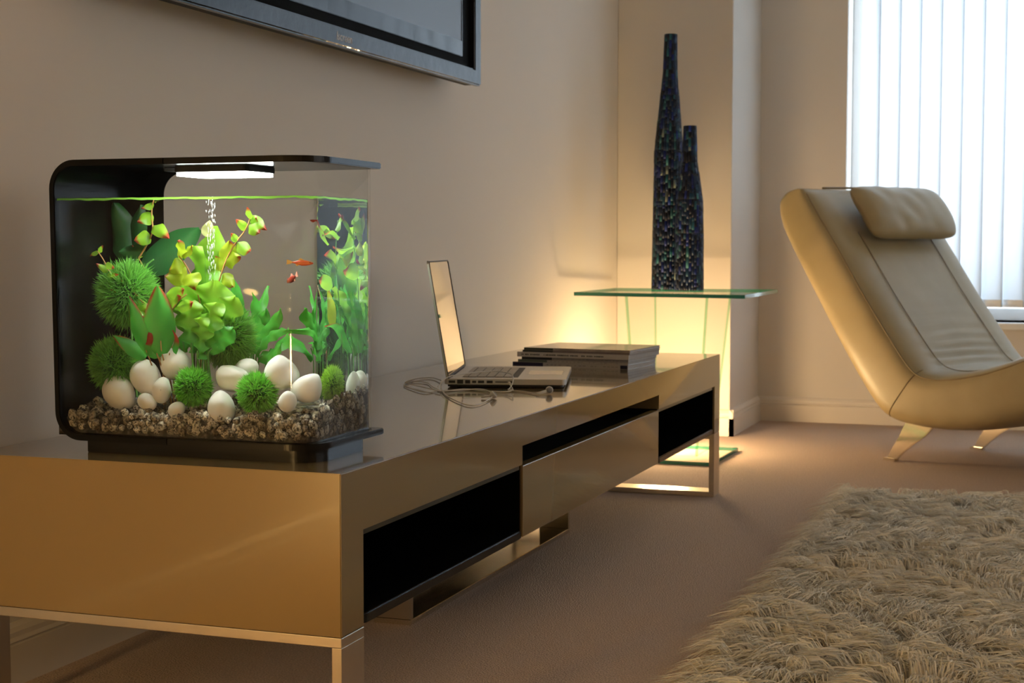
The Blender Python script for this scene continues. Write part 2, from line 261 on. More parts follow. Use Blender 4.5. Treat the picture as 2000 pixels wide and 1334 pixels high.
# window: frame bars and panes set in the outer half of the reveal
win = bpy.data.objects.new('window_1', None); COL.objects.link(win); win.location = (2.03, YB+0.2, WZ0); win['kind'] = 'structure'
yo = YB + 0.20
part('frame_bars', join(rbox(WX0, WX0+0.045, yo-0.03, yo+0.03, WZ0, WZ1, 0.004), rbox(WX1-0.045, WX1, yo-0.03, yo+0.03, WZ0, WZ1, 0.004),
     rbox(WX0, WX1, yo-0.03, yo+0.03, WZ0, WZ0+0.05, 0.004), rbox(WX0, WX1, yo-0.03, yo+0.03, WZ1-0.05, WZ1, 0.004)), M['frame_white'], win)
xs = [WX0+0.045, 1.58, 2.46, WX1-0.045]
for i in (1, 2): part('mullion', rbox(xs[i]-0.02, xs[i]+0.02, yo-0.028, yo+0.028, WZ0+0.05, WZ1-0.05, 0.003), M['frame_white'], win)
for i in range(3): part('pane', rbox(xs[i]+0.02*(i > 0), xs[i+1]-0.02*(i < 2), yo-0.004, yo+0.004, WZ0+0.05, WZ1-0.05, 0), M['pane'], win)

fill_parent = bpy.data.objects.new('fill_frame', None); COL.objects.link(fill_parent); fill_parent.location = (XR, 0.6, 0.62); fill_parent['kind'] = 'structure'  # frame added around the fill light, solid wall behind it
part('frame_bars', join(rbox(XR-0.03, XR, -0.56, -0.50, 0.59, 2.11, 0.004), rbox(XR-0.03, XR, 1.70, 1.76, 0.59, 2.11, 0.004), rbox(XR-0.03, XR, -0.50, 1.70, 0.59, 0.65, 0.004), rbox(XR-0.03, XR, -0.50, 1.70, 2.05, 2.11, 0.004)), M['frame_white'], fill_parent)

# vertical blind: every slat its own part
g = N('blind_fabric'); d1 = g.n('BsdfDiffuse'); d1.inputs[0].default_value = (0.80, 0.82, 0.84, 1); t1 = g.n('BsdfTranslucent'); t1.inputs[0].default_value = (0.80, 0.83, 0.86, 1)
mx = g.n('MixShader'); mx.inputs[0].default_value = 0.6; g.l(d1.outputs[0], mx.inputs[1]); g.l(t1.outputs[0], mx.inputs[2])
tc = g.n('TexCoord'); nz = g.n('TexNoise'); nz.inputs['Scale'].default_value = 300; g.l(tc.outputs['Object'], nz.inputs['Vector'])
bp = g.n('Bump'); bp.inputs['Strength'].default_value = 0.15; bp.inputs['Distance'].default_value = 0.001; g.l(nz.outputs[0], bp.inputs['Height']); g.l(bp.outputs[0], d1.inputs['Normal'])
M['blind'] = g.surf(mx.outputs[0])
blind = thing('vertical_blind', (2.03, YB+0.07, 2.2), 'white fabric vertical blind of tall slats across the bright window', 'blind')
part('headrail', rbox(WX0+0.01, WX1-0.01, YB+0.045, YB+0.095, 2.185, 2.225, 0.004), M['frame_white'], blind)
SLW, SZ0, SZ1 = 0.089, 0.472, 2.185
bm = bmesh.new(); NS = 8; rows = []
for z in (SZ0, SZ1):
    for side in (0.0004, -0.0004):
        rows.append([bm.verts.new((-SLW/2 + SLW*i/NS, side + 0.0035*math.sin(PI*i/NS), z - 1.3)) for i in range(NS+1)])
for i in range(NS):
    bm.faces.new((rows[0][i], rows[0][i+1], rows[2][i+1], rows[2][i])); bm.faces.new((rows[1][i], rows[3][i], rows[3][i+1], rows[1][i+1]))
    bm.faces.new((rows[0][i], rows[1][i], rows[1][i+1], rows[0][i+1])); bm.faces.new((rows[2][i], rows[2][i+1], rows[3][i+1], rows[3][i]))
for r in (0, NS): bm.faces.new((rows[0][r], rows[2][r], rows[3][r], rows[1][r]) if r else (rows[0][r], rows[1][r], rows[3][r], rows[2][r]))
bmesh.ops.recalc_face_normals(bm, faces=bm.faces[:])
slat_me = bpy.data.meshes.new('slat'); bm.to_mesh(slat_me); bm.free(); slat_me.materials.append(M['blind'])
slat_me.polygons.foreach_set('use_smooth', [True]*len(slat_me.polygons))
wb = rbox(-0.040, 0.040, -0.0022, 0.0022, -0.03, 0.0, 0.001, 1); wt_me = bpy.data.meshes.new('weight'); wb.to_mesh(wt_me); wb.free(); wt_me.materials.append(M['frame_white'])
i = 0; x = 0.788
while x < WX1 - 0.03:
    s = bpy.data.objects.new('slat', slat_me); COL.objects.link(s); s.parent = blind
    ang = math.radians(-16 + random.uniform(-3, 3)); s.rotation_euler = (0, 0, ang); s.location = Vector((x, YB+0.07, 1.3)) - blind.location
    w = bpy.data.objects.new('bottom_weight', wt_me); COL.objects.link(w); w.parent = s; w.location = (0, 0.002, SZ0 + 0.03 - 1.3 - 0.001)
    x += 0.0805 + random.uniform(-0.002, 0.002); i += 1
part('bead_chain', tube([(WX0+0.05, YB+0.06, SZ0+0.012), (1.3, YB+0.062, SZ0+0.006), (2.2, YB+0.062, SZ0+0.008), (WX1-0.05, YB+0.06, SZ0+0.012)], 0.0012, 6), M['frame_white'], blind)

# ------------------------------------------------------------------ media cabinet
CW, CL, CT, CB = 0.6034, 2.448, 0.40, 0.179
cab = thing('media_cabinet', (0.30, 1.22, 0.0), 'long low khaki lacquer media cabinet on flat steel hoop legs', 'cabinet')
T = 0.071
poly = [(0, CB), (0, CT), (CL, CT), (CL, CB), (CL-T, CB), (CL-T, 0.313), (1.735, 0.313), (1.735, 0.347), (0.737, 0.347), (0.737, 0.313), (T, 0.313), (T, CB)]
part('carcass', prism(poly, 0, 0.0, CW, 0.0012, 2), M['lacquer'], cab)
part('back_panel', rbox(0.004, 0.02, T, CL-T, 0.184, 0.346, 0), M['black_gloss'], cab)
for a, b in ((T, 0.737), (1.735, CL-T)):      # the two open bays, lined in black
    near = a < 0.5
    part('bay_liner', join(rbox(0.02, CW-0.004, a+0.0005, b-0.0005, 0.305, 0.3125, 0), rbox(0.02, CW-0.004, a+0.0005, a+0.006, 0.19, 0.305, 0),
         rbox(0.02, CW-0.004, b-0.006, b-0.0005, 0.19, 0.305, 0)), M['black_gloss'], cab)
    part('shelf', prism([(0.004, a+0.001), (CW-0.022, a+0.001)] + [(CW-0.022+0.02*math.sin(t*PI/12), a+0.021-0.02*math.cos(t*PI/12)) for t in range(1, 7)] +
                        [(CW-0.002, b-0.001), (0.004, b-0.001)], 2, 0.1795, 0.1945, 0.002, 2), M['black_plastic'], cab)
dr = part('drawer', join(rbox(0.05, CW-0.019, 0.752, 1.720, 0.190, 0.30, 0.001), ), M['black_matte'], cab)
df = obj('drawer_front', rbox(CW-0.019, CW, 0.7385, 1.7335, 0.182, 0.3115, 0.0015), M['lacquer'], dr)
def hoop_y(y0, y1, x0, x1, z1, t):
    return join(rbox(x0, x1, y0, y1, 0.0, t, 0.001), rbox(x0, x1, y0, y1, z1-t, z1-0.0005, 0.001), rbox(x0, x0+t, y0, y1, t, z1-t, 0.0005), rbox(x1-t, x1, y0, y1, t, z1-t, 0.0005))
part('leg_hoop', hoop_y(0.0, T, 0.0, CW, CB, 0.0145), M['steel'], cab)
part('leg_hoop', hoop_y(CL-T, CL, 0.0, CW, CB, 0.0145), M['steel'], cab)
cl = part('centre_leg', join(rbox(0.305, 0.380, 0.748, 1.735, 0.0, 0.011, 0.001), rbox(0.305, 0.380, 0.748, 0.760, 0.011, 0.1795, 0.0005), rbox(0.305, 0.380, 1.723, 1.735, 0.011, 0.1795, 0.0005)), M['polished'], cab)
for y, s in ((0.748, -1), (1.723, -1)):
    b = obj('screw', tube([(0.345, y, 0.05), (0.345, y+0.003*s, 0.05)], 0.005, 12), M['steel'], cl)

# ------------------------------------------------------------------ television
TY0, TY1, TZ0, TZ1, TX = 0.32, 2.045, 1.135, 2.10, 0.03
tv = thing('television', (WX, 1.18, 1.60), 'large flat television with glossy dark bezel mounted on the wall', 'television')
part('back_cover', rbox(-0.02, TX-0.018, TY0+0.004, TY1-0.004, TZ0+0.003, TZ1-0.003, 0.006), M['black_matte'], tv)
part('wall_mount', rbox(WX, -0.02, 0.9, 1.5, 1.45, 1.80, 0.003), M['black_matte'], tv)
def ring(y0, y1, z0, z1, wb, wt, wl, wr, x0, x1, bev):
    bm = bmesh.new()
    o = [(y0, z0), (y1, z0), (y1, z1), (y0, z1)]; i = [(y0+wl, z0+wb), (y1-wr, z0+wb), (y1-wr, z1-wt), (y0+wl, z1-wt)]
    vs = {}
    for k, q in (('o', o), ('i', i)):
        for x in (x0, x1): vs[k, x] = [bm.verts.new((x, a, b)) for a, b in q]
    for k in range(4):
        j = (k+1) % 4
        bm.faces.new((vs['o', x1][k], vs['o', x1][j], vs['i', x1][j], vs['i', x1][k])); bm.faces.new((vs['o', x0][j], vs['o', x0][k], vs['i', x0][k], vs['i', x0][j]))
        bm.faces.new((vs['o', x0][k], vs['o', x0][j], vs['o', x1][j], vs['o', x1][k])); bm.faces.new((vs['i', x1][k], vs['i', x1][j], vs['i', x0][j], vs['i', x0][k]))
    bmesh.ops.recalc_face_normals(bm, faces=bm.faces[:])
    if bev: bmesh.ops.bevel(bm, geom=[e for e in bm.edges if e.calc_face_angle(0) > 0.5], offset=bev, segments=3, affect='EDGES')
    return bm
part('bezel', ring(TY0, TY1, TZ0, TZ1, 0.042, 0.042, 0.046, 0.046, TX-0.019, TX, 0.004), M['bezel'], tv)
part('recess', ring(TY0+0.046, TY1-0.046, TZ0+0.042, TZ1-0.042, 0.026, 0.03, 0.05, 0.066, TX-0.0195, TX-0.015, 0), pbr('recess_black', (0.003, 0.003, 0.003), 0.7, spec=0.05), tv)
part('reflection_rim', ring(TY0+0.095, TY1-0.110, TZ0+0.067, TZ1-0.07, 0.040, 0.012, 0.010, 0.006, TX-0.019, TX-0.0105, 0.001), M['tv_reflect'], tv)  # added glossy rim, its wide bottom stands in for the screen's strip of reflected slats
part('screen', rbox(TX-0.018, TX-0.012, TY0+0.10, TY1-0.112, TZ0+0.08, TZ1-0.075, 0), M['tv_screen'], tv)
cu = bpy.data.curves.new('lettering', 'FONT'); cu.body = 'Iscreen'; cu.size = 0.027; cu.extrude = 0.0002; cu.align_x = 'LEFT'; cu.shear = 0.15
to = bpy.data.objects.new('lettering_curve', cu); COL.objects.link(to); bpy.context.view_layer.update()
tm = bpy.data.meshes.new_from_object(to.evaluated_get(bpy.context.evaluated_depsgraph_get())); COL.objects.unlink(to); bpy.data.objects.remove(to)
tm.transform(Matrix(((0, 0, 1, TX+0.0004), (1, 0, 0, 1.165), (0, 1, 0, TZ0+0.012), (0, 0, 0, 1)))); part('lettering', tm, M['white_print'], tv)

# ------------------------------------------------------------------ laptop
lap = thing('laptop', (0.262, 1.205, CT), 'open silver laptop with keyboard on the cabinet', 'laptop', rotz=math.radians(15.5))
LD, LWd = 0.262, 0.364
def rrect(x0, x1, y0, y1, r, n=5):
    pts = []
    for cx, cy, a in ((x1-r, y0+r, -90), (x1-r, y1-r, 0), (x0+r, y1-r, 90), (x0+r, y0+r, 180)):
        for i in range(n+1):
            t = math.radians(a + 90*i/n); pts.append((cx + r*math.cos(t), cy + r*math.sin(t)))
    return pts
lb = obj('base', prism(rrect(0, LD, 0, LWd, 0.010), 2, 0.0075, 0.0195, 0.0012, 2), M['alu'], lap)
obj('underside', prism(rrect(0.006, LD-0.006, 0.006, LWd-0.006, 0.010), 2, 0.0025, 0.0076, 0), M['dark_gap'], lap)
for fx, fy in ((0.03, 0.03), (0.03, LWd-0.03), (LD-0.03, 0.03), (LD-0.03, LWd-0.03)): obj('foot', tube([(fx, fy, 0), (fx, fy, 0.003)], 0.006, 12), M['black_matte'], lap)
obj('keyboard_well', rbox(0.034, 0.156, 0.045, LWd-0.045, 0.0188, 0.01965, 0), M['dark_gap'], lap)
km = {}
for nm, a, b in (('k', 0.0172, 0.0172), ('f', 0.0090, 0.0172), ('s', 0.0172, 0.098)):
    q = rbox(-a/2, a/2, -b/2, b/2, 0, 0.0016, 0.0006, 1); me = bpy.data.meshes.new('key'); q.to_mesh(me); q.free(); me.materials.append(M['key']); km[nm] = me
for r in range(6):
    xk = 0.0405 if r == 0 else 0.0555 + (r-1)*0.0193 + 0.0005
    y = 0.0555
    for c in range(14):
        if r == 5 and 5 <= c <= 8:
            continue
        o = bpy.data.objects.new('key', km['f' if r == 0 else 'k']); COL.objects.link(o); o.parent = lap; o.location = (xk, y + c*0.01945, 0.0197)
    if r == 5:
        o = bpy.data.objects.new('key', km['s']); COL.objects.link(o); o.parent = lap; o.location = (xk, y + 6.5*0.01945, 0.0197)
    km['f' if r == 0 else 'k']
obj('trackpad', rbox(0.172, 0.248, 0.128, 0.236, 0.0192, 0.01975, 0.0002, 1), pbr('trackpad_glass', (0.55, 0.53, 0.49), 0.18, metal=0.7), lap)
for u0, u1, h in ((877, 890, .0055), (894, 906, .0085), (910, 920, .0075), (924, 932, .005), (935.6, 948, .0055), (953, 965, .0055), (970, 995, .0022), (1000, 1004, .0035)):
    x0, x1 = (u0-868)/243*LD, (u1-868)/243*LD
    obj('port', rbox(x0, x1, -0.0002, 0.003, 0.0135-h/2, 0.0135+h/2, 0), M['dark_gap'], lap)
obj('hinge', tube([(0.006, 0.05, 0.017), (0.006, LWd-0.05, 0.017)], 0.0065, 12), M['black_matte'], lap)
lid = obj('lid', prism(rrect(-0.0045, 0.2555, 0, LWd, 0.010), 2, -0.0045, 0.0, 0.001, 2), M['alu'], lap)
lid.matrix_parent_inverse = Matrix.Identity(4); lid.location = (0.004, 0, 0.0205); lid.rotation_euler = (0, -math.radians(99.5), 0)
obj('screen', prism(rrect(0.004, 0.251, 0.004, LWd-0.004, 0.008), 2, -0.0058+0.0010, -0.0043, 0), M['glass_screen'], lid)
gi = rrect(0.004, 0.251, 0.004, LWd-0.004, 0.008)
bm = bmesh.new(); go = rrect(-0.003, 0.254, 0.0012, LWd-0.0012, 0.009); n = len(go)
ga = [[bm.verts.new((x, y, z)) for x, y in q] for q in (go, gi) for z in (-0.0044, -0.0060)]
for i in range(n):
    j = (i+1) % n
    for p_, q_ in ((0, 1), (1, 3), (3, 2), (2, 0)): bm.faces.new((ga[p_][i], ga[p_][j], ga[q_][j], ga[q_][i]))
bmesh.ops.recalc_face_normals(bm, faces=bm.faces[:]); obj('gasket', bm, M['dark_gap'], lid)

# ------------------------------------------------------------------ earphones
EAR = [[(0.40, 1.240, 0.4125), (0.405, 1.222, 0.411), (0.432, 1.175, 0.4025), (0.425, 1.134, 0.4025), (0.368, 1.149, 0.4025), (0.322, 1.178, 0.4025), (0.309, 1.14, 0.4025), (0.297, 1.10, 0.4025)],
       [(0.427, 1.170, 0.4025), (0.463, 1.162, 0.4025), (0.502, 1.115, 0.4025), (0.515, 1.143, 0.404)],
       [(0.44, 1.024, 0.4035), (0.468, 0.885, 0.4025), (0.456, 0.851, 0.4025), (0.397, 0.932, 0.4025), (0.33, 1.04, 0.4025), (0.276, 1.153, 0.4025), (0.225, 1.28, 0.4025)],
       [(0.286, 1.131, 0.4025), (0.28, 1.057, 0.4025), (0.204, 1.152, 0.4025), (0.16, 1.213, 0.4025), (0.14, 1.301, 0.4025), (0.182, 1.303, 0.4025), (0.235, 1.20, 0.4025), (0.294, 1.11, 0.4025)],
       [(0.301, 1.088, 0.4045), (0.24, 1.152, 0.4045), (0.175, 1.219, 0.4045), (0.147, 1.249, 0.4045), (0.124, 1.381, 0.4025), (0.146, 1.419, 0.4025), (0.206, 1.325, 0.4045)],
       [(0.299, 1.1, 0.4045), (0.330, 1.142, 0.4025), (0.355, 1.165, 0.4045), (0.385, 1.142, 0.4045), (0.428, 1.065, 0.4035)],
       [(0.262, 1.170, 0.405), (0.272, 1.19, 0.425), (0.285, 1.235, 0.4275), (0.300, 1.31, 0.4275), (0.330, 1.35, 0.4275), (0.372, 1.31, 0.4275), (0.408, 1.24, 0.4275), (0.418, 1.205, 0.412), (0.423, 1.165, 0.4045)]]
ear = thing('earphones', (0.43, 1.08, CT), 'white wired earphones with tangled cable beside the laptop', 'earphones')
for p in EAR: part('cable', tube(p, 0.0012, 6, smooth_iter=3), M['cable'], ear, smooth=True)
part('plug', tube([(0.400, 1.236, 0.4125), (0.4035, 1.222, 0.4125)], 0.0026, 10), M['cable'], ear)
part('splitter', tube([(0.420, 1.172, 0.4045), (0.432, 1.168, 0.4045)], 0.0022, 10), M['cable'], ear)
def earbud(pos, d, stem):
    d = Vector(d).normalized(); q = d.to_track_quat('Z', 'Y').to_matrix()
    bm = lathe([(0.0008, -0.0085), (0.004, -0.0075), (0.0065, -0.004), (0.0078, 0.0), (0.0080, 0.0018), (0.0066, 0.0034)], 20)
    for v in bm.verts: v.co = q @ v.co + Vector(pos)
    b = part('earbud', bm, M['cable'], ear, smooth=True)
    bm = lathe([(0.0062, 0.0034), (0.0055, 0.0042), (0.002, 0.0046)], 20)
    for v in bm.verts: v.co = q @ v.co + Vector(pos)
    g2 = obj('grille', bm, M['grille'], b, smooth=True)
    st = obj('stem', tube([Vector(pos) - d*0.003, stem], lambda t: 0.0028 - 0.0008*t, 10), M['cable'], b, smooth=True)
earbud((0.519, 1.146, 0.4085), (0.35, -0.75, 0.15), (0.500, 1.120, 0.4035))
earbud((0.443, 1.022, 0.4082), (0.6, 0.2, 0.5), (0.421, 1.010, 0.4035))

# ------------------------------------------------------------------ magazines
MAGS = [  # x, y (near-left corner), rot deg, len, depth, thickness, cover colour, spine patches [(from,to,col)], label
    (0.190, 1.848, -5.5, 0.315, 0.205, 0.0100, (0.40, 0.36, 0.31), [(0.0, 0.27, (0.010, 0.008, 0.035)), (0.935, 0.995, (0.010, 0.009, 0.025))], 'thick magazine with navy spine ends at the bottom of the stack'),
    (0.203, 1.852, -5.0, 0.300, 0.210, 0.0065, (0.42, 0.37, 0.31), [(0.0, 0.27, (0.10, 0.12, 0.085))], 'thin magazine with grey-green spine end, second from the bottom'),
    (0.214, 1.850, -5.2, 0.290, 0.215, 0.0070, (0.33, 0.29, 0.26), [(0.0, 0.29, (0.014, 0.013, 0.016))], 'magazine with black spine end in the middle of the stack'),
    (0.203, 1.846, -5.0, 0.303, 0.235, 0.0125, (0.52, 0.47, 0.41), [], 'thick pale magazine with a row of dark spine lettering'),
    (0.216, 1.851, -5.6, 0.292, 0.225, 0.0052, (0.22, 0.17, 0.15), [(0.0, 0.29, (0.020, 0.022, 0.014))], 'thin brown-edged magazine directly under the topmost one'),
    (0.219, 1.853, -5.0, 0.288, 0.230, 0.0058, (0.46, 0.38, 0.30), [(0.0, 0.28, (0.030, 0.040, 0.012))], 'topmost magazine with dark green spine end and glossy cover')]
z = CT
for i, (x, y, a, ln, dp, th, colr, patches, lab) in enumerate(MAGS):
    t = thing('magazine', (x, y, z), lab, 'magazine', 'stacked magazines on the cabinet', math.radians(a))
    cm = pbr('cover_%d' % i, colr, 0.22, noise=(9 + i, tuple(c*0.62 for c in colr), 3, 0.42, 0.62) if i == 5 else None, coat=0.4)
    e = 0.0006
    obj('cover', join(rbox(0, ln, 0, dp, 0, e, 0), rbox(0, ln, 0, dp, th-e, th, 0), rbox(0, ln, 0, e, e, th-e, 0)), cm, t)
    npg = 4; pm = pbr('pages_%d' % i, (0.58, 0.55, 0.52), 0.7, noise=(900, (0.40, 0.38, 0.36), 1, 0.4, 0.6))
    obj('pages', rbox(0.001, ln-0.0015, 0.0012, dp-0.001, e, th-e, 0), pm, t)
    for (p0, p1, cc) in patches:
        obj('spine_patch', rbox(ln*p0 + 0.0003, ln*p1, -0.0003, 0.0004, 0.0004, th-0.0004, 0), pbr('spine_patch', cc, 0.3), t)
    if i == 3:
        r = random.Random(3); bms = []; xx = 0.012
        while xx < 0.235:
            w = r.uniform(0.0016, 0.0032); h = r.uniform(0.0028, 0.0038)
            if r.random() < 0.82: bms.append(rbox(xx, xx+w, -0.0002, 0.0003, 0.0062-h/2, 0.0062+h/2, 0))
            xx += w + r.uniform(0.0006, 0.0014)
        obj('spine_print', join(*bms), M['dark_gap'], t)
    if i in (0, 1, 2, 4, 5):
        r = random.Random(30+i); bms = []
        for xx in np.arange(0.30, 0.90, 0.035):
            if r.random() < 0.8: bms.append(rbox(ln*xx, ln*(xx+r.uniform(0.012, 0.028)), -0.0002, 0.0003, th*0.40, th*0.62, 0))
        obj('spine_print', join(*bms), pbr('faint_print', tuple(c*0.55 for c in colr), 0.4), t)
    z += th

# ------------------------------------------------------------------ glass side table, lamp and vases
GT = 0.553
tab = thing('glass_side_table', (0.28, 3.25, 0.0), 'clear glass side table with green edges in the corner', 'table')
def glass_panel(name, corners, t_vec, parent, edge='tedge'):
    """quad panel (4 corners) thickened along t_vec; faces clear, narrow edges green"""
    bm = bmesh.new(); tv_ = Vector(t_vec)
    a = [bm.verts.new(Vector(c)) for c in corners]; b = [bm.verts.new(Vector(c) + tv_) for c in corners]
    n = len(corners)
    bm.faces.new(a); bm.faces.new(b[::-1])
    for i in range(n): bm.faces.new((a[i], b[i], b[(i+1) % n], a[(i+1) % n])).material_index = 1
    bmesh.ops.recalc_face_normals(bm, faces=bm.faces[:])
    return part(name, bm, [M['tglass'], M[edge]], parent)
glass_panel('table_top', [(-0.03, 3.085, GT-0.012), (0.575, 2.960, GT-0.012), (0.560, 3.655, GT-0.012), (-0.045, 3.655, GT-0.012)], (0, 0, 0.012), tab)
glass_panel('base_plate', [(0.03, 2.985, 0.0), (0.468, 2.973, 0.0), (0.478, 3.370, 0.0), (0.03, 3.370, 0.0)], (0, 0, 0.012), tab)
glass_panel('front_panel', [(0.143, 3.10, GT-0.012), (0.426, 3.10, GT-0.012), (0.395, 3.10, 0.012), (0.186, 3.10, 0.012)], (0, 0.008, 0), tab, 'pedge')
glass_panel('side_panel', [(0.416, 3.110, GT-0.012), (0.416, 3.50, GT-0.012), (0.385, 3.36, 0.012), (0.385, 3.110, 0.012)], (0.008, 0, 0), tab, 'pedge')
glass_panel('side_panel', [(0.143, 3.110, GT-0.012), (0.143, 3.50, GT-0.012), (0.186, 3.36, 0.012), (0.186, 3.110, 0.012)], (0.008, 0, 0), tab, 'pedge')
lamp = thing('floor_lamp', (0.235, 3.29, 0.0), 'small glowing opal globe lamp on the floor behind the glass table', 'lamp')
part('base', lathe([(0.045, 0.0), (0.045, 0.010), (0.014, 0.024), (0.014, 0.050), (0.030, 0.062)], 28, 0.235, 3.29), M['brass'], lamp, smooth=True)
part('globe', lathe([(0.030, 0.062)] + [(0.068*math.sin(t), 0.125 - 0.068*math.cos(t)) for t in np.linspace(0.46, PI-0.05, 14)], 28, 0.235, 3.29), M['globe'], lamp, smooth=True)

g = N('mosaic_tile'); p = g.n('BsdfPrincipled'); at = g.n('Attribute', attribute_name='tile'); g.l(at.outputs['Color'], p.inputs['Base Color'])
p.inputs['Roughness'].default_value = 0.40; p.inputs['Specular IOR Level'].default_value = 0.25
M['mosaic'] = g.surf(p.outputs[0])
PAL = [(0.004, 0.010, 0.030), (0.006, 0.020, 0.060), (0.010, 0.045, 0.085), (0.012, 0.080, 0.110), (0.006, 0.016, 0.12), (0.003, 0.005, 0.015), (0.030, 0.12, 0.14), (0.010, 0.030, 0.20), (0.16, 0.20, 0.18)]
PW = [0.24, 0.22, 0.12, 0.07, 0.12, 0.16, 0.03, 0.03, 0.01]
def vase(loc, prof, label, tilt):
    t = thing('mosaic_vase', loc, label, 'vase', 'mosaic bottle vases on the glass table'); t.rotation_euler = tilt
    obj('body', lathe([(0.002, 0.0)] + [(r, h) for r, h in prof] + [(prof[-1][0]*0.6, prof[-1][1]-0.002), (prof[-1][0]*0.55, prof[-1][1]-0.06)], 40, caps=True), M['grout'], t, smooth=False)
    H = prof[-1][1]; hs = [h for _, h in prof]; rs = [r for r, _ in prof]
    R = lambda h: float(np.interp(h, hs, rs))
    V, F, C = [], [], []; NC = int(2*PI*max(rs)/0.0098)
    for c in range(NC):
        h = random.uniform(-0.02, 0.0)
        while h < H - 0.002:
            ln = random.choice((0.014, 0.022, 0.030, 0.038, 0.03)); a, b = max(h, 0.001)+0.0006, min(h+ln, H)-0.0006
            cuts = [q for q in hs if a < q < b]
            if cuts and cuts[0]-a > 0.004: b = cuts[0]-0.0005; ln = b-h+0.0006
            ra, rb = R(a), R(b)
            nloc = NC if min(ra, rb) > 0.6*max(rs) else (NC//2 if min(ra, rb) > 0.3*max(rs) else NC//3)
            if b-a > 0.002 and (nloc == NC or c < nloc):
                t0, t1 = 2*PI*(c+0.05)/nloc, 2*PI*(c+0.95)/nloc
                k = len(V); o = 0.0014 + random.uniform(0, 0.0006); tw = random.uniform(-0.0005, 0.0005)
                for rr, hh, tt, e in ((ra, a, t0, -tw), (ra, a, t1, tw), (rb, b, t1, tw), (rb, b, t0, -tw)):
                    V.append(((rr+o+e)*math.cos(tt), (rr+o+e)*math.sin(tt), hh))
                for rr, hh, tt in ((ra, a, t0), (ra, a, t1), (rb, b, t1), (rb, b, t0)):
                    V.append(((rr-0.002)*math.cos(tt), (rr-0.002)*math.sin(tt), hh))
                F += [(k, k+1, k+2, k+3), (k, k+4, k+5, k+1), (k+1, k+5, k+6, k+2), (k+2, k+6, k+7, k+3), (k+3, k+7, k+4, k)]
                q = PAL[int(rng.choice(len(PAL), p=PW))]; j = random.uniform(0.7, 1.4); C += [(q[0]*j, q[1]*j, q[2]*j, 1)]*8
            h += ln
    me = npmesh('tiles', V, F); ca = me.color_attributes.new('tile', 'FLOAT_COLOR', 'POINT'); ca.data.foreach_set('color', np.array(C, dtype=np.float32).ravel())
    obj('tiles', me, M['mosaic'], t, kind='stuff')
vase((0.187, 3.50, GT), [(0.0515, 0), (0.0505, 0.30), (0.0500, 0.495), (0.0320, 0.690), (0.0240, 0.78), (0.0215, 0.905)], 'tall dark blue mosaic bottle vase with long slim neck', (0, math.radians(0.7), 0))
vase((0.286, 3.43, GT), [(0.0500, 0), (0.0485, 0.20), (0.0455, 0.318), (0.0260, 0.448), (0.0215, 0.575)], 'shorter dark blue mosaic bottle vase in front of the tall one', (0, 0, 0))

# ------------------------------------------------------------------ leather lounge chair
CU, CV = Vector((0.83, -0.56, 0)).normalized(), Vector((0.56, 0.83, 0)).normalized()
CO = Vector((1.0, 3.27, 0)) - CV*0.04
chair = thing('lounge_chair', (1.12, 3.42, 0.0), 'cream leather reclining lounge chair on curved steel legs by the window', 'chair')
def cw(s, w, z): return CO + CU*s + CV*w + Vector((0, 0, z))
CWID = 0.625
OUT = [(s_-0.018*min(1, max(0, (z_-0.10)/0.3)), z_) for s_, z_ in [(-0.375, 0.907), (-0.446, 0.898), (-0.490, 0.862), (-0.480, 0.790), (-0.425, 0.700), (-0.346, 0.587), (-0.275, 0.485), (-0.204, 0.383), (-0.145, 0.297), (-0.091, 0.222), (-0.035, 0.157), (0.029, 0.130), (0.142, 0.122), (0.241, 0.123), (0.337, 0.133), (0.43, 0.150), (0.52, 0.177), (0.64, 0.222), (0.78, 0.280), (0.90, 0.335), (0.955, 0.385), (0.95, 0.425)]]
INN = [(-0.365, 0.902), (-0.340, 0.888), (-0.304, 0.849), (-0.250, 0.785), (-0.188, 0.710), (-0.130, 0.632), (-0.075, 0.558), (-0.020, 0.492), (0.033, 0.428), (0.080, 0.372), (0.117, 0.333), (0.150, 0.312), (0.218, 0.305), (0.295, 0.319), (0.360, 0.334), (0.407, 0.348), (0.514, 0.388), (0.62, 0.425), (0.74, 0.455), (0.86, 0.462), (0.92, 0.452), (0.945, 0.432)]
def resample(P, n):
    P = np.array(P, dtype=float)
    for _ in range(2):
        Q = [P[0]]
        for a, b in zip(P, P[1:]): Q += [a*0.75+b*0.25, a*0.25+b*0.75]
        P = np.array(Q + [P[-1]])
    d = np.r_[0, np.cumsum(np.linalg.norm(np.diff(P, axis=0), axis=1))]; d /= d[-1]
    t = np.linspace(0, 1, n); return np.c_[np.interp(t, d, P[:, 0]), np.interp(t, d, P[:, 1])]
NK = 150
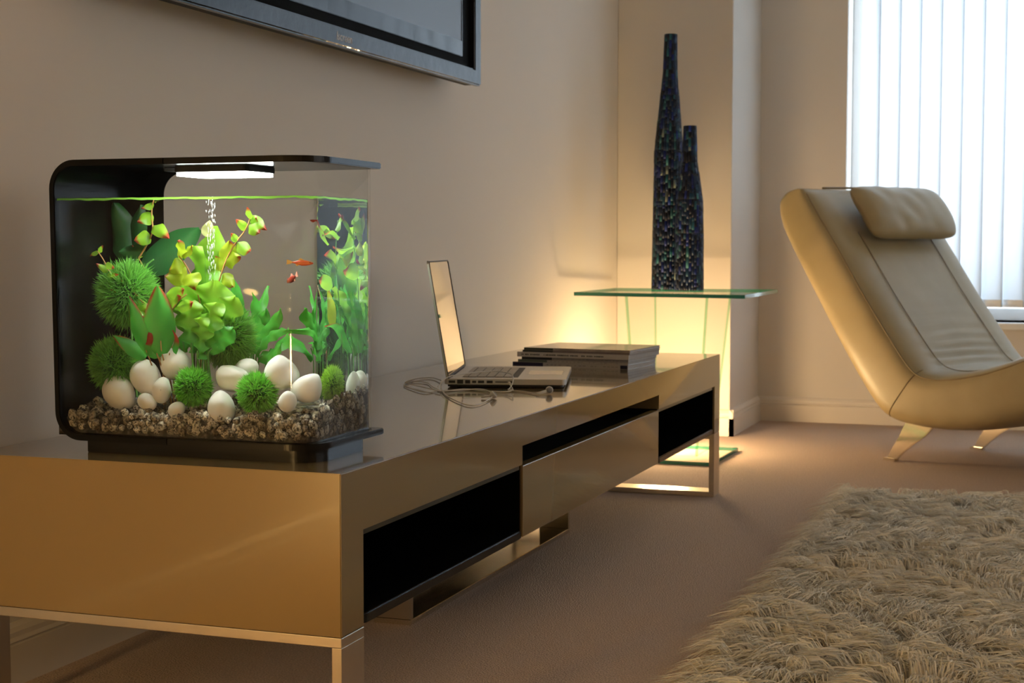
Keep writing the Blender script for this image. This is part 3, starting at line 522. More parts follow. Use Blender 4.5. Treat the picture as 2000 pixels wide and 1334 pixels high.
# pair outer and inner by matching control indices
def param(P, n):
    P = np.array(P, dtype=float); i = np.linspace(0, len(P)-1, n); k = np.arange(len(P))
    raw = np.c_[np.interp(i, k, P[:, 0]), np.interp(i, k, P[:, 1])]
    for _ in range(10): raw[1:-1] = raw[:-2]*0.25 + raw[1:-1]*0.5 + raw[2:]*0.25
    return raw
Oc, Ic = param(OUT, NK), param(INN, NK)
NR = 72
verts = []; th = np.linspace(0, 2*PI, NR, endpoint=False)
for k in range(NK):
    o, i_ = Oc[k], Ic[k]
    tang = Ic[min(k+1, NK-1)] - Ic[max(k-1, 0)]; nrm = np.array([-tang[1], tang[0]]); nrm /= np.linalg.norm(nrm)+1e-9
    if nrm @ (i_-o) < 0: nrm = -nrm
    for a in th:
        c, s = math.cos(a), math.sin(a)
        w = CWID/2 + CWID/2*math.copysign(abs(c)**(2/9.0), c); t = 0.5 + 0.5*math.copysign(abs(s)**(2/4.0), s)
        p = o + (i_-o)*t
        if s > 0.55:
            wn = w/CWID; panel = 1/(1+math.exp(-(wn-0.20)/0.012))*1/(1+math.exp((wn-0.775)/0.012))
            sx, sz = p
            fold = math.exp(-((sx-0.085)/0.085)**2)*panel
            ph = (sx*1.0 - sz*1.3)*95 + 3.0*math.sin(wn*7)*0.5 + 1.1*math.sin(sx*40+wn*5)
            d = fold*0.0055*math.sin(ph) + panel*0.006
            d -= 0.0075*(math.exp(-((wn-0.20)/0.022)**2) + math.exp(-((wn-0.775)/0.022)**2))
            p = p + nrm*d
        elif abs(c) > 0.8 and p[0] > 0.02:
            p = p + nrm*0.0020*math.sin(p[0]*70+t*4)*math.exp(-((p[0]-0.45)/0.25)**2)
        verts.append(tuple(cw(p[0], w, p[1])))
faces = [(k*NR+j, k*NR+(j+1) % NR, (k+1)*NR+(j+1) % NR, (k+1)*NR+j) for k in range(NK-1) for j in range(NR)]
me = bpy.data.meshes.new('body'); me.from_pydata(verts, [], faces + [tuple(range(NR-1, -1, -1)), tuple(range((NK-1)*NR, NK*NR))]); me.update()
bm = bmesh.new(); bm.from_mesh(me); bmesh.ops.recalc_face_normals(bm, faces=bm.faces[:]); bm.to_mesh(me); bm.free()
body = part('body', me, M['leather'], chair, smooth=True)
def seam(name, pts, r, parent, mat):
    s = obj(name, tube(pts, r, 8), mat, parent, smooth=True); return s
def ring_pt(k, ang, lift=0.0):
    v = Vector(verts[k*NR + int(round(ang/(2*PI)*NR)) % NR]); return v
for ang in (PI*0.80, PI*0.20):
    seam('piping', [ring_pt(k, ang) for k in range(6, NK-4, 2)], 0.0026, body, M['seam'])
for wn in (0.20, 0.775):
    pts = []
    for k in range(24, NK-8, 2):
        js = [(abs(((Vector(verts[k*NR+j])-CO).dot(CV))/CWID - wn), j) for j in range(2, NR//2-1)]; pts.append(Vector(verts[k*NR+min(js)[1]]) + CU*0.0022 + Vector((0, 0, 0.0022)))
    for _ in range(6): pts = [pts[0]] + [pts[i-1]*0.25 + pts[i]*0.5 + pts[i+1]*0.25 for i in range(1, len(pts)-1)] + [pts[-1]]
    seam('panel_seam', pts, 0.0016, body, M['seam'])
kk = int(np.argmin([abs(Ic[k][0]-0.135)+abs(Ic[k][1]-0.32) for k in range(NK)]))
seam('side_seam', [Vector(verts[kk*NR+j]) - CV*0.0003 for j in range(int(NR*0.35), int(NR*0.66))], 0.0016, body, M['seam'])
# headrest cushion lying on the upper back
hv, hf = [], []; A_, B_ = 26, 40; hc = np.array([-0.226, 0.812]); ax = np.array([-0.585, 0.81]); nx = np.array([0.81, 0.585])
for i in range(A_+1):
    w = -1 + 2*i/A_; ew = (1-abs(w)**7)**0.5
    for j in range(B_):
        a = 2*PI*j/B_; c, s = math.cos(a), math.sin(a)
        l = 0.105*math.copysign(abs(c)**0.75, c)*(0.80+0.20*ew); t = 0.040*math.copysign(abs(s)**0.8, s)*(0.10+0.90*ew)
        t += 0.0016*math.sin(l*60+w*9)*math.exp(-(w+0.2)**2*3)*(s > 0) + 0.0008*math.sin(w*17+l*25)*(s > 0)
        p = hc + ax*l + nx*(t + 0.030 - 0.10*l*l/0.105)
        hv.append(tuple(cw(p[0], 0.345 + w*0.222, p[1])))
hf = [(i*B_+j, i*B_+(j+1) % B_, (i+1)*B_+(j+1) % B_, (i+1)*B_+j) for i in range(A_) for j in range(B_)] + [tuple(range(B_-1, -1, -1)), tuple(range(A_*B_, (A_+1)*B_))]
me = bpy.data.meshes.new('headrest'); me.from_pydata(hv, [], hf); me.update()
bm = bmesh.new(); bm.from_mesh(me); bmesh.ops.recalc_face_normals(bm, faces=bm.faces[:]); bm.to_mesh(me); bm.free()
part('headrest', me, M['leather'], chair, smooth=True)
part('headrest_strap', tube([cw(-0.36, 0.10+0.02*i, 0.909+0.004*math.sin(i*PI/20)) for i in range(21)], 0.004, 6), M['seam'], chair, smooth=True)
def leg(w, flip, s0, zt):
    L = [(0.040, zt+0.012), (0.012, 0.082), (-0.012, 0.046), (-0.034, 0.008), (-0.040, 0.0)]; Rr = [(0.150, zt+0.006), (0.118, 0.094), (0.072, 0.064), (0.034, 0.034), (0.004, 0.006), (0.000, 0.0)]
    P = L + Rr[::-1]
    if flip: P = [(-s, z) for s, z in P][::-1]
    bm = bmesh.new(); a = [bm.verts.new(cw(s+s0, w, z)) for s, z in P]; b = [bm.verts.new(cw(s+s0, w+0.012, z)) for s, z in P]; n = len(P)
    bm.faces.new(a); bm.faces.new(b[::-1])
    for i in range(n): bm.faces.new((a[i], b[i], b[(i+1) % n], a[(i+1) % n]))
    bmesh.ops.recalc_face_normals(bm, faces=bm.faces[:]); bmesh.ops.bevel(bm, geom=[e for e in bm.edges if e.calc_face_angle(0) > 0.9], offset=0.002, segments=2, affect='EDGES')
    lo = part('leg', bm, M['polished'], chair)
    sg = -1 if flip else 1
    bm = bmesh.new(); q = [(-0.046*sg+s0, -0.004), (0.001*sg+s0, -0.004), (0.001*sg+s0, 0.018), (-0.046*sg+s0, 0.018)]
    a = [bm.verts.new(cw(s, w+d, 0.0)) for s, d in q]; b = [bm.verts.new(cw(s, w+d, 0.010)) for s, d in q]
    bm.faces.new(a); bm.faces.new(b[::-1])
    for i in range(4): bm.faces.new((a[i], b[i], b[(i+1) % 4], a[(i+1) % 4]))
    bmesh.ops.recalc_face_normals(bm, faces=bm.faces[:]); ft = obj('foot', bm, M['polished'], lo)
for w in (0.065, 0.525):
    leg(w, False, 0.0, 0.122); leg(w, True, 0.70, 0.205)

# ------------------------------------------------------------------ shag rug
RX0, RX1, RY0, RY1 = 0.985, 2.45, -0.05, 2.44
g = N('rug_wool'); p = g.n('BsdfPrincipled'); at = g.n('Attribute', attribute_name='wool'); g.l(at.outputs['Color'], p.inputs['Base Color']); p.inputs['Roughness'].default_value = 0.85; p.inputs['Specular IOR Level'].default_value = 0.15; p.inputs['Sheen Weight'].default_value = 0.3
tr = g.n('BsdfTranslucent'); g.l(at.outputs['Color'], tr.inputs[0]); mx = g.n('MixShader'); mx.inputs[0].default_value = 0.25; g.l(p.outputs[0], mx.inputs[1]); g.l(tr.outputs[0], mx.inputs[2])
M['wool'] = g.surf(mx.outputs[0])
rug = thing('shag_rug', (1.7, 1.2, 0.0), 'thick cream long-pile shag rug on the carpet', 'rug')
part('backing', prism(rrect(RX0, RX1, RY0, RY1, 0.05), 2, 0.0, 0.010, 0.002), pbr('rug_backing', (0.75, 0.68, 0.56), 0.9), rug)
NSTR = 130000
root = np.c_[rng.uniform(RX0, RX1, NSTR), rng.uniform(RY0, RY1, NSTR)]
G = 0.034; cell = np.floor(root/G).astype(int)
def hsh(ix, iy, k): return np.modf(np.abs(np.sin(ix*127.1 + iy*311.7 + k*74.7)*43758.5453))[0]
best = np.full(NSTR, 9.0); cc = np.zeros((NSTR, 2)); cid = np.zeros((NSTR, 2))
for dx in (-1, 0, 1):
    for dy in (-1, 0, 1):
        ix, iy = cell[:, 0]+dx, cell[:, 1]+dy
        c = np.c_[(ix + hsh(ix, iy, 1))*G, (iy + hsh(ix, iy, 2))*G]; d = np.hypot(*(root-c).T); m = d < best
        best[m] = d[m]; cc[m] = c[m]; cid[m] = np.c_[ix, iy][m]
X, Y = cc.T
ang = PI + 0.9*np.sin(X*7.3+1.7*np.sin(Y*5.1)) + 0.8*np.sin(Y*9.1+2.0*np.sin(X*4.3)) + 0.6*np.sin(X*17+Y*13) + (hsh(cid[:, 0], cid[:, 1], 3)-0.5)*1.5 + rng.normal(0, 0.22, NSTR)
edge = np.clip((RX0+0.10-root[:, 0])/0.10, 0, 1); ang = ang*(1-edge) + (PI+rng.normal(0, 0.45, NSTR))*edge
dirv = np.c_[np.cos(ang), np.sin(ang)]; perp = np.c_[-dirv[:, 1], dirv[:, 0]]
Ln = rng.uniform(0.045, 0.085, NSTR)*(0.75+0.5*hsh(cid[:, 0], cid[:, 1], 4)); Hh = rng.uniform(0.020, 0.036, NSTR)*(0.7+0.7*hsh(cid[:, 0], cid[:, 1], 5))
K = 6; pts = []
curl = rng.uniform(-1, 1, NSTR); phs = rng.uniform(0, 6.28, NSTR)
for i in range(K):
    t = i/(K-1)
    xy = root + dirv*(Ln*t**1.25)[:, None] + (cc-root)*(0.55*t) + perp*(0.006*np.sin(phs+t*5.5)*t*curl)[:, None]
    z = 0.008 + Hh*np.sin(np.minimum(t*2.0, 1)*PI/2)*(1-0.45*max(0, t-0.5)*2*(0.5+0.9*edge)) + 0.002*np.sin(phs*3+t*9)*t
    pts.append(np.c_[xy, np.maximum(z, 0.004)])
wid = rng.uniform(0.0008, 0.0016, NSTR); roll_ = rng.normal(0, 0.7, NSTR)
V = np.zeros((NSTR, K, 2, 3), dtype=np.float32)
for i in range(K):
    wd = (wid*(1-0.75*(i/(K-1))**2))[:, None]; side = np.c_[perp*np.cos(roll_)[:, None], np.sin(roll_)]
    V[:, i, 0] = pts[i] - side*wd; V[:, i, 1] = pts[i] + side*wd
b = np.arange(NSTR)[:, None]*(K*2); F = []
for i in range(K-1): F.append(np.stack([b[:, 0]+2*i, b[:, 0]+2*i+1, b[:, 0]+2*i+3, b[:, 0]+2*i+2], axis=1))
me = npmesh('pile', V.reshape(-1, 3), np.concatenate(F))
tone = np.clip(rng.normal(1.0, 0.10, NSTR), 0.7, 1.25)*(0.88+0.24*hsh(cid[:, 0], cid[:, 1], 6)); warm = hsh(cid[:, 0], cid[:, 1], 7)*0.10
colr = np.stack([0.82*tone, 0.79*tone*(1-0.4*warm), 0.70*tone*(1-warm), np.ones(NSTR)], axis=1)
ca = me.color_attributes.new('wool', 'FLOAT_COLOR', 'POINT'); ca.data.foreach_set('color', np.repeat(colr, K*2, axis=0).astype(np.float32).ravel())
me.polygons.foreach_set('use_smooth', [True]*len(me.polygons))
part('pile', me, M['wool'], rug, kind='stuff')

# ------------------------------------------------------------------ aquarium
aq = thing('aquarium', (0.34, 0.17, CT), 'lit black-framed acrylic aquarium on the near end of the cabinet', 'aquarium')
AY0, AY1 = 0.060, 0.291; AX0, AX1, AZ0, AZ1, AT = 0.106, 0.536, 0.418, 0.827, 0.009
def carc(cx, cz, r, a0, a1, n=10): return [(cx + r*math.cos(math.radians(a0+(a1-a0)*i/n)), cz + r*math.sin(math.radians(a0+(a1-a0)*i/n))) for i in range(n+1)]
rO = 0.042; rI = rO-AT; XM = 0.30
outl = [(XM, AZ1)] + carc(AX0+rO, AZ1-rO, rO, 90, 180) + carc(AX0+rO+0.004, AZ0+rO, rO, 180, 270) + [(XM, AZ0)]
inl = [(XM, AZ0+AT)] + carc(AX0+rO+0.004, AZ0+rO, rI, 270, 180) + carc(AX0+rO, AZ1-rO, rI, 180, 90) + [(XM, AZ1-AT)]
part('back_frame', prism(outl + inl, 1, AY0, AY1, 0.0012, 2), pbr('frame_black', (0.0025, 0.0025, 0.0024), 0.2, spec=0.18), aq)
def plan(x0, x1, y0, y1, rn, rf, n=20):
    return [(x0, y0), (x1-rn, y0)] + carc(x1-rn, y0+rn, rn, -90, 0, n)[1:] + carc(x1-rf, y1-rf, rf, 0, 90, n) + [(x0, y1)]
part('lid', prism(plan(XM-0.001, AX1, AY0, AY1, 0.055, 0.012), 2, AZ1-AT, AZ1, 0.0012, 2), M['black_plastic'], aq)
part('base_tray', prism(plan(XM-0.001, AX1+0.001, AY0, AY1, 0.050, 0.008), 2, AZ0, AZ0+AT, 0.0012, 2), M['black_plastic'], aq)
part('foot', prism(plan(0.157, 0.531, 0.072, 0.240, 0.040, 0.02), 2, CT, AZ0, 0.001, 2), M['black_plastic'], aq)
part('power_cord', tube([(0.125, 0.290, 0.455), (0.118, 0.302, 0.425), (0.105, 0.318, 0.4035), (0.06, 0.335, 0.4025), (0.012, 0.345, 0.4025)], 0.0016, 8, smooth_iter=2), M['black_matte'], aq, smooth=True)
part('filter_panel', prism([(AX0+AT, AZ0+AT), (0.200, AZ0+AT), (0.200, 0.7725), (0.157, 0.7725)] + carc(0.157+0.035, 0.818-0.035, 0.035, 180, 90) + [(AX0+AT, 0.818)], 1, 0.2830, 0.2855), M['tank_black'], aq)
lm = part('light_unit', prism(rrect(0.286, 0.408, 0.105, 0.195, 0.01), 2, 0.8085, AZ1-AT, 0.001), M['black_matte'], aq)
part('hinge_bar', rbox(0.25, 0.29, 0.14, 0.16, 0.812, AZ1-AT, 0.001), M['black_matte'], aq)
lp = obj('light_panel', prism(rrect(0.288, 0.406, 0.107, 0.193, 0.01), 2, 0.8035, 0.8085, 0), M['led'], lm)
WXL, WXR, WY0, WY1, WZT = AX0+AT+0.0005, 0.523, 0.066, 0.286, 0.772
def uplan(off, rr, n=10, WXL=WXL):
    x1, y0, y1 = WXR+off, WY0-off, WY1+off; r = rr+off
    return [(WXL, y0), (x1-r, y0)] + carc(x1-r, y0+r, r, -90, 0, n)[1:] + carc(x1-r, y1-r, r, 0, 90, n) + [(WXL, y1)]
Ro = 0.030
bm = bmesh.new(); zz = (AZ0+AT, AZ1-AT)
oo, ii = uplan(0.0042, Ro), uplan(0.0006, Ro); n = len(oo)
vv = [[[bm.verts.new((x, y, z)) for x, y in q] for z in zz] for q in (oo, ii)]
for i in range(n-1):
    bm.faces.new((vv[0][0][i], vv[0][0][i+1], vv[0][1][i+1], vv[0][1][i])).smooth = True; bm.faces.new((vv[1][0][i+1], vv[1][0][i], vv[1][1][i], vv[1][1][i+1])).smooth = True
    bm.faces.new((vv[0][1][i], vv[0][1][i+1], vv[1][1][i+1], vv[1][1][i])); bm.faces.new((vv[0][0][i+1], vv[0][0][i], vv[1][0][i], vv[1][0][i+1]))
for i in (0, n-1): bm.faces.new((vv[0][0][i], vv[0][1][i], vv[1][1][i], vv[1][0][i]))
bmesh.ops.recalc_face_normals(bm, faces=bm.faces[:])
part('acrylic_wall', bm, M['acrylic'], aq)
# water: sides refract, surface lets the lid light straight through and mirrors at grazing angles
g = N('water_side'); gb = g.n('BsdfGlass'); gb.inputs['Roughness'].default_value = 0.0; gb.inputs['IOR'].default_value = 1.34; gb.inputs['Color'].default_value = (1, 1, 1, 1)
M['water'] = g.surf(gb.outputs[0])
M['water_top'] = clear('water_surface', (0.97, 0.99, 0.97), 0.03, 0.97, 2.5)
bm = bmesh.new(); pl_ = uplan(0.0, Ro, WXL=WXL-0.003); a = [bm.verts.new((x, y, AZ0+AT-0.002)) for x, y in pl_]; b = [bm.verts.new((x, y, WZT)) for x, y in pl_]; n = len(pl_)
for i in range(n):
    f = bm.faces.new((a[i], a[(i+1) % n], b[(i+1) % n], b[i])); f.smooth = 0 < i < n-1
ft = bm.faces.new(b); ft.material_index = 1; bm.faces.new(a[::-1]); bmesh.ops.recalc_face_normals(bm, faces=bm.faces[:])
for e in bm.edges:
    if e.calc_face_angle(0) > 0.6: e.smooth = False
obj('water', bm, [M['water'], M['water_top']], kind='stuff', label='clear water filling the aquarium up to just below the lid', cat='water')
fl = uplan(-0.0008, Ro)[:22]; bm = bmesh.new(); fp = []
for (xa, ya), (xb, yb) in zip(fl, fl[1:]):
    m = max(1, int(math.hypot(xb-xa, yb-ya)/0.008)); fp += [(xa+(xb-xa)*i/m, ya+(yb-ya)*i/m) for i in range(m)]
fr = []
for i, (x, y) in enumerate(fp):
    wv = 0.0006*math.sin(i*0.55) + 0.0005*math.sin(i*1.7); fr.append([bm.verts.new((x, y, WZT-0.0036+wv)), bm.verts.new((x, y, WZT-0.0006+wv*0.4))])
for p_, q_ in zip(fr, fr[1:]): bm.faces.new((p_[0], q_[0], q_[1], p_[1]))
g = N('green_reflection'); d1 = g.n('BsdfDiffuse'); d1.inputs[0].default_value = (0.20, 0.45, 0.05, 1); t1 = g.n('BsdfTranslucent'); t1.inputs[0].default_value = (0.30, 0.62, 0.08, 1); mx = g.n('MixShader'); g.l(d1.outputs[0], mx.inputs[1]); g.l(t1.outputs[0], mx.inputs[2]); mx.inputs[0].default_value = 0.6
part('waterline_reflection', bm, g.surf(mx.outputs[0]), aq, smooth=True)  # green band paints the plants' reflection along the water surface
part('bubble_tube', tube([(BUBBLE_X[1][0], BUBBLE_X[1][1], 0.50), (BUBBLE_X[1][0], BUBBLE_X[1][1], 0.695)], 0.0105, 20, cap=False), M['tube'], aq, smooth=True)
V, F = [], []
oc = bmesh.new(); bmesh.ops.create_icosphere(oc, subdivisions=1, radius=1.0); ov = np.array([v.co[:] for v in oc.verts]); of = np.array([[v.index for v in f.verts] for f in oc.faces]); oc.free()
for i in range(130):
    t = random.random(); c = np.array(BUBBLE_X[1])*(1-t) + np.array(BUBBLE_X[0])*t; c[2] = 0.640 + t*0.131
    rr = 0.0055+0.003*t; a = random.uniform(0, 6.28); q = rr*math.sqrt(random.random()); c[0] += q*math.cos(a); c[1] += q*math.sin(a)
    s = random.uniform(0.0004, 0.0007); F.append(of + len(V)*len(ov)); V.append(ov*np.array([s, s, s*random.uniform(3.0, 7.0)]) + c)
obj('bubbles', npmesh('bubbles', np.concatenate(V), np.concatenate(F)), pbr('bubble', (0.95, 0.97, 0.97), 0.1), kind='stuff', label='column of rising air bubbles in the aquarium', cat='bubbles', smooth=True)

# gravel ------------------------------------------------------------
g = N('porous_gravel'); p = g.n('BsdfPrincipled'); p.inputs['Roughness'].default_value = 0.85; tc = g.n('TexCoord'); oi = g.n('ObjectInfo')
nz = g.n('TexNoise'); nz.inputs['Scale'].default_value = 230; nz.inputs['Detail'].default_value = 3; g.l(tc.outputs['Object'], nz.inputs['Vector'])
rp = g.n('ValToRGB'); rp.color_ramp.elements[0].position = 0.36; rp.color_ramp.elements[0].color = (0.05, 0.042, 0.032, 1); rp.color_ramp.elements[1].position = 0.55; rp.color_ramp.elements[1].color = (0.78, 0.72, 0.60, 1)
g.l(nz.outputs[0], rp.inputs[0])
r2_ = g.n('ValToRGB'); r2_.color_ramp.elements[0].color = (0.22, 0.17, 0.11, 1); r2_.color_ramp.elements[1].color = (1.0, 0.97, 0.90, 1); g.l(oi.outputs['Random'], r2_.inputs[0])
mm = g.n('Mix', data_type='RGBA', blend_type='MULTIPLY'); mm.inputs[0].default_value = 1.0; g.l(rp.outputs[0], mm.inputs[6]); g.l(r2_.outputs[0], mm.inputs[7]); g.l(mm.outputs[2], p.inputs['Base Color'])
bp = g.n('Bump'); bp.inputs['Strength'].default_value = 0.5; bp.inputs['Distance'].default_value = 0.001; g.l(nz.outputs[0], bp.inputs['Height']); g.l(bp.outputs[0], p.inputs['Normal'])
M['gravel'] = g.surf(p.outputs[0])
gravs = []
from mathutils import noise as mnoise
for k in range(8):
    bm = bmesh.new(); bmesh.ops.create_icosphere(bm, subdivisions=3, radius=1.0)
    sc = Vector((random.uniform(0.75, 1.15), random.uniform(0.75, 1.1), random.uniform(0.7, 1.0)))
    for v in bm.verts:
        q = v.co*1.3 + Vector((k*9.1, 0, 0)); d = 1 + 0.30*mnoise.noise(q) - 0.22*abs(mnoise.noise(q*2.7)) + 0.12*mnoise.noise(q*5.5)
        v.co = Vector((v.co.x*sc.x, v.co.y*sc.y, v.co.z*sc.z))*d*0.0100
    me = bpy.data.meshes.new('gravel_stone'); bm.to_mesh(me); bm.free(); me.polygons.foreach_set('use_smooth', [True]*len(me.polygons)); me.materials.append(M['gravel']); gravs.append(me)
GZ0 = AZ0+AT+0.001
def gtop(x, y): return 0.462 + 0.014*min(1, max(0, (y-0.08)/0.15)) + 0.022*min(1, max(0, (x-0.44)/0.08))*min(1, max(0.25, (y-0.06)/0.12)) + 0.004*math.sin(x*60) - 0.006*max(0, (0.2-x)/0.08)
placed = []
def try_stone(x, y, z, s, mind):
    for q in placed:
        if (q[0]-x)**2 + (q[1]-y)**2 + (q[2]-z)**2 < (mind*(q[3]+s)*0.0100)**2: return False
    placed.append((x, y, z, s)); return True
XLi = AX0 + AT + 0.016
for tries in range(9000):
    if len(placed) >= 290: break
    zone = random.random(); s = random.uniform(0.55, 1.0)
    if zone < 0.52: x, y = random.uniform(XLi, WXR-0.03), WY0 + 0.0125*s + random.uniform(0, 0.004)
    elif zone < 0.78: x, y = WXR - 0.0125*s - random.uniform(0, 0.004), random.uniform(WY0+0.032, WY1-0.03)
    elif zone < 0.84:
        a = random.uniform(-90, 0); x = WXR-Ro + (Ro-0.0125*s)*math.cos(math.radians(a)); y = WY0+Ro + (Ro-0.0125*s)*math.sin(math.radians(a))
    else: x, y = random.uniform(XLi, WXR-0.012), random.uniform(WY0+0.02, WY0+0.10)
    z = random.uniform(GZ0+0.0100*s, gtop(x, y)-0.002) if zone < 0.84 else gtop(x, y) - random.uniform(0, 0.006)
    try_stone(x, y, z, s, 0.62)
for (x, y, z, s) in placed:
    o = bpy.data.objects.new('gravel_stone', random.choice(gravs)); COL.objects.link(o); o.location = (x, y, z); o.scale = (s, s, s)
    o.rotation_euler = (random.uniform(0, 6), random.uniform(0, 6), random.uniform(0, 6))
    tag(o, 'small porous speckled gravel stone in the aquarium bed', 'gravel stone', 'gravel stones in the aquarium bed')
V, F = [], []
gx, gy = np.meshgrid(np.linspace(XLi-0.012, WXR-0.012, 60), np.linspace(WY0+0.012, WY1-0.006, 34), indexing='ij')
gz = np.array([[gtop(a_, b_) - 0.008 for b_ in gy[0]] for a_ in gx[:, 0]]); gz += rng.uniform(-0.002, 0.003, gz.shape)
bm = bmesh.new(); tv_ = [[bm.verts.new((gx[i, j], gy[i, j], gz[i, j])) for j in range(34)] for i in range(60)]; bv = [[bm.verts.new((gx[i, j], gy[i, j], GZ0)) for j in (0, 33)] for i in (0, 59)]
for i in range(59):
    for j in range(33): bm.faces.new((tv_[i][j], tv_[i+1][j], tv_[i+1][j+1], tv_[i][j+1]))
bm.faces.new([tv_[i][0] for i in range(60)] + [bv[1][0], bv[0][0]]); bm.faces.new([tv_[i][33] for i in range(59, -1, -1)] + [bv[0][1], bv[1][1]])
bm.faces.new([tv_[0][j] for j in range(33, -1, -1)] + [bv[0][0], bv[0][1]]); bm.faces.new([tv_[59][j] for j in range(34)] + [bv[1][1], bv[1][0]])
core = bpy.data.meshes.new('core'); bm.to_mesh(core); bm.free()
bm = bmesh.new(); bm.from_mesh(core)
for i in range(420):
    x, y = random.uniform(XLi, WXR-0.012), random.uniform(WY0+0.015, WY1-0.012); s = random.uniform(0.5, 1.0)
    k = len(bm.verts); bmesh.ops.create_icosphere(bm, subdivisions=1, radius=0.0072*s); bm.verts.ensure_lookup_table()
    for v in bm.verts[k:]:
        v.co = v.co*random.uniform(0.8, 1.15) + Vector((x, y, gtop(x, y) - 0.004))
obj('gravel_bed', bm, pbr('gap_shade_gravel', (0.05, 0.043, 0.035), 0.9, noise=(160, (0.20, 0.17, 0.13), 4, 0.45, 0.7), bump=(300, 0.5, 0.001)), kind='stuff', label='bed of loose porous gravel behind and under the front stones', cat='gravel', smooth=True)  # bed coloured dark to stand for the shade between the stones

# pebbles -----------------------------------------------------------
M['pebble'] = pbr('white_pebble', (0.88, 0.85, 0.79), 0.30, noise=(30, (0.80, 0.76, 0.67), 3, 0.4, 0.7))
M['pebble_marked'] = pbr('marked_pebble', (0.80, 0.76, 0.66), 0.4, noise=(55, (0.10, 0.09, 0.08), 4, 0.66, 0.70))
PL = ['largest tan pebble at the left end of the pebble row', 'large egg-shaped pebble second from the left', 'round white pebble at the top of the left pebble pile', 'small white pebble beside the left front moss ball',
      'small flat pebble half sunk in gravel under the left pile', 'small tan pebble peeping out under the left front moss ball', 'angular cream pebble with black marks in the middle of the row', 'pale pebble lying behind the angular marked pebble',
      'tall white pebble standing above the middle front moss ball', 'round cream pebble low between the two front moss balls', 'small white pebble low beside the middle front moss ball', 'shaded egg-shaped pebble at the rounded tank corner',
      'pale pebble right of the end moss ball', 'pale pebble at the far right of the gravel']
for i, ((x, y, z), a, b, t) in enumerate(PEBBLES):
    bm = bmesh.new(); bmesh.ops.create_uvsphere(bm, u_segments=32, v_segments=20, radius=1.0)
    for v in bm.verts:
        c = v.co.copy(); egg = 1 - 0.13*c.z; nn = 1 + 0.05*mnoise.noise(c*1.2 + Vector((i*5.3, 0, 0)))
        if i == 6:
            m = max(abs(c.x), abs(c.y), abs(c.z)); nn *= 0.78 + 0.22/m*0.8 + 0.05*mnoise.noise(c*2.1)
        v.co = Vector((c.x*b*egg, c.y*b*egg*0.92, c.z*a))*nn
    y = min(max(y, WY0+b+0.002), WY1-b-0.002); x = min(x, WXR-b-0.002)
    obj('pebble', bm, M['pebble_marked'] if i in (6, 3) else M['pebble'], smooth=True, label=PL[i], cat='pebble', group='pebbles in the aquarium', loc=(x, y, z)).rotation_euler = (math.radians(8), math.radians(90-t if t else 60), 0)

# leaves ------------------------------------------------------------
g = N('leaf'); at = g.n('Attribute', attribute_name='leaf'); p = g.n('BsdfPrincipled'); g.l(at.outputs['Color'], p.inputs['Base Color']); p.inputs['Roughness'].default_value = 0.4
tr = g.n('BsdfTranslucent'); g.l(at.outputs['Color'], tr.inputs[0]); mx = g.n('MixShader'); mx.inputs[0].default_value = 0.45; g.l(p.outputs[0], mx.inputs[1]); g.l(tr.outputs[0], mx.inputs[2])
M['leaf'] = g.surf(mx.outputs[0])
M['stem'] = pbr('stem', (0.42, 0.20, 0.06), 0.5); M['stem_green'] = pbr('stem_green', (0.10, 0.28, 0.05), 0.5)
GREEN, YEL, PALE, DARK, RED, LIME = np.array((0.055, 0.36, 0.045)), np.array((0.55, 0.62, 0.03)), np.array((0.80, 0.78, 0.36)), np.array((0.016, 0.080, 0.022)), np.array((0.33, 0.035, 0.015)), np.array((0.22, 0.52, 0.04))
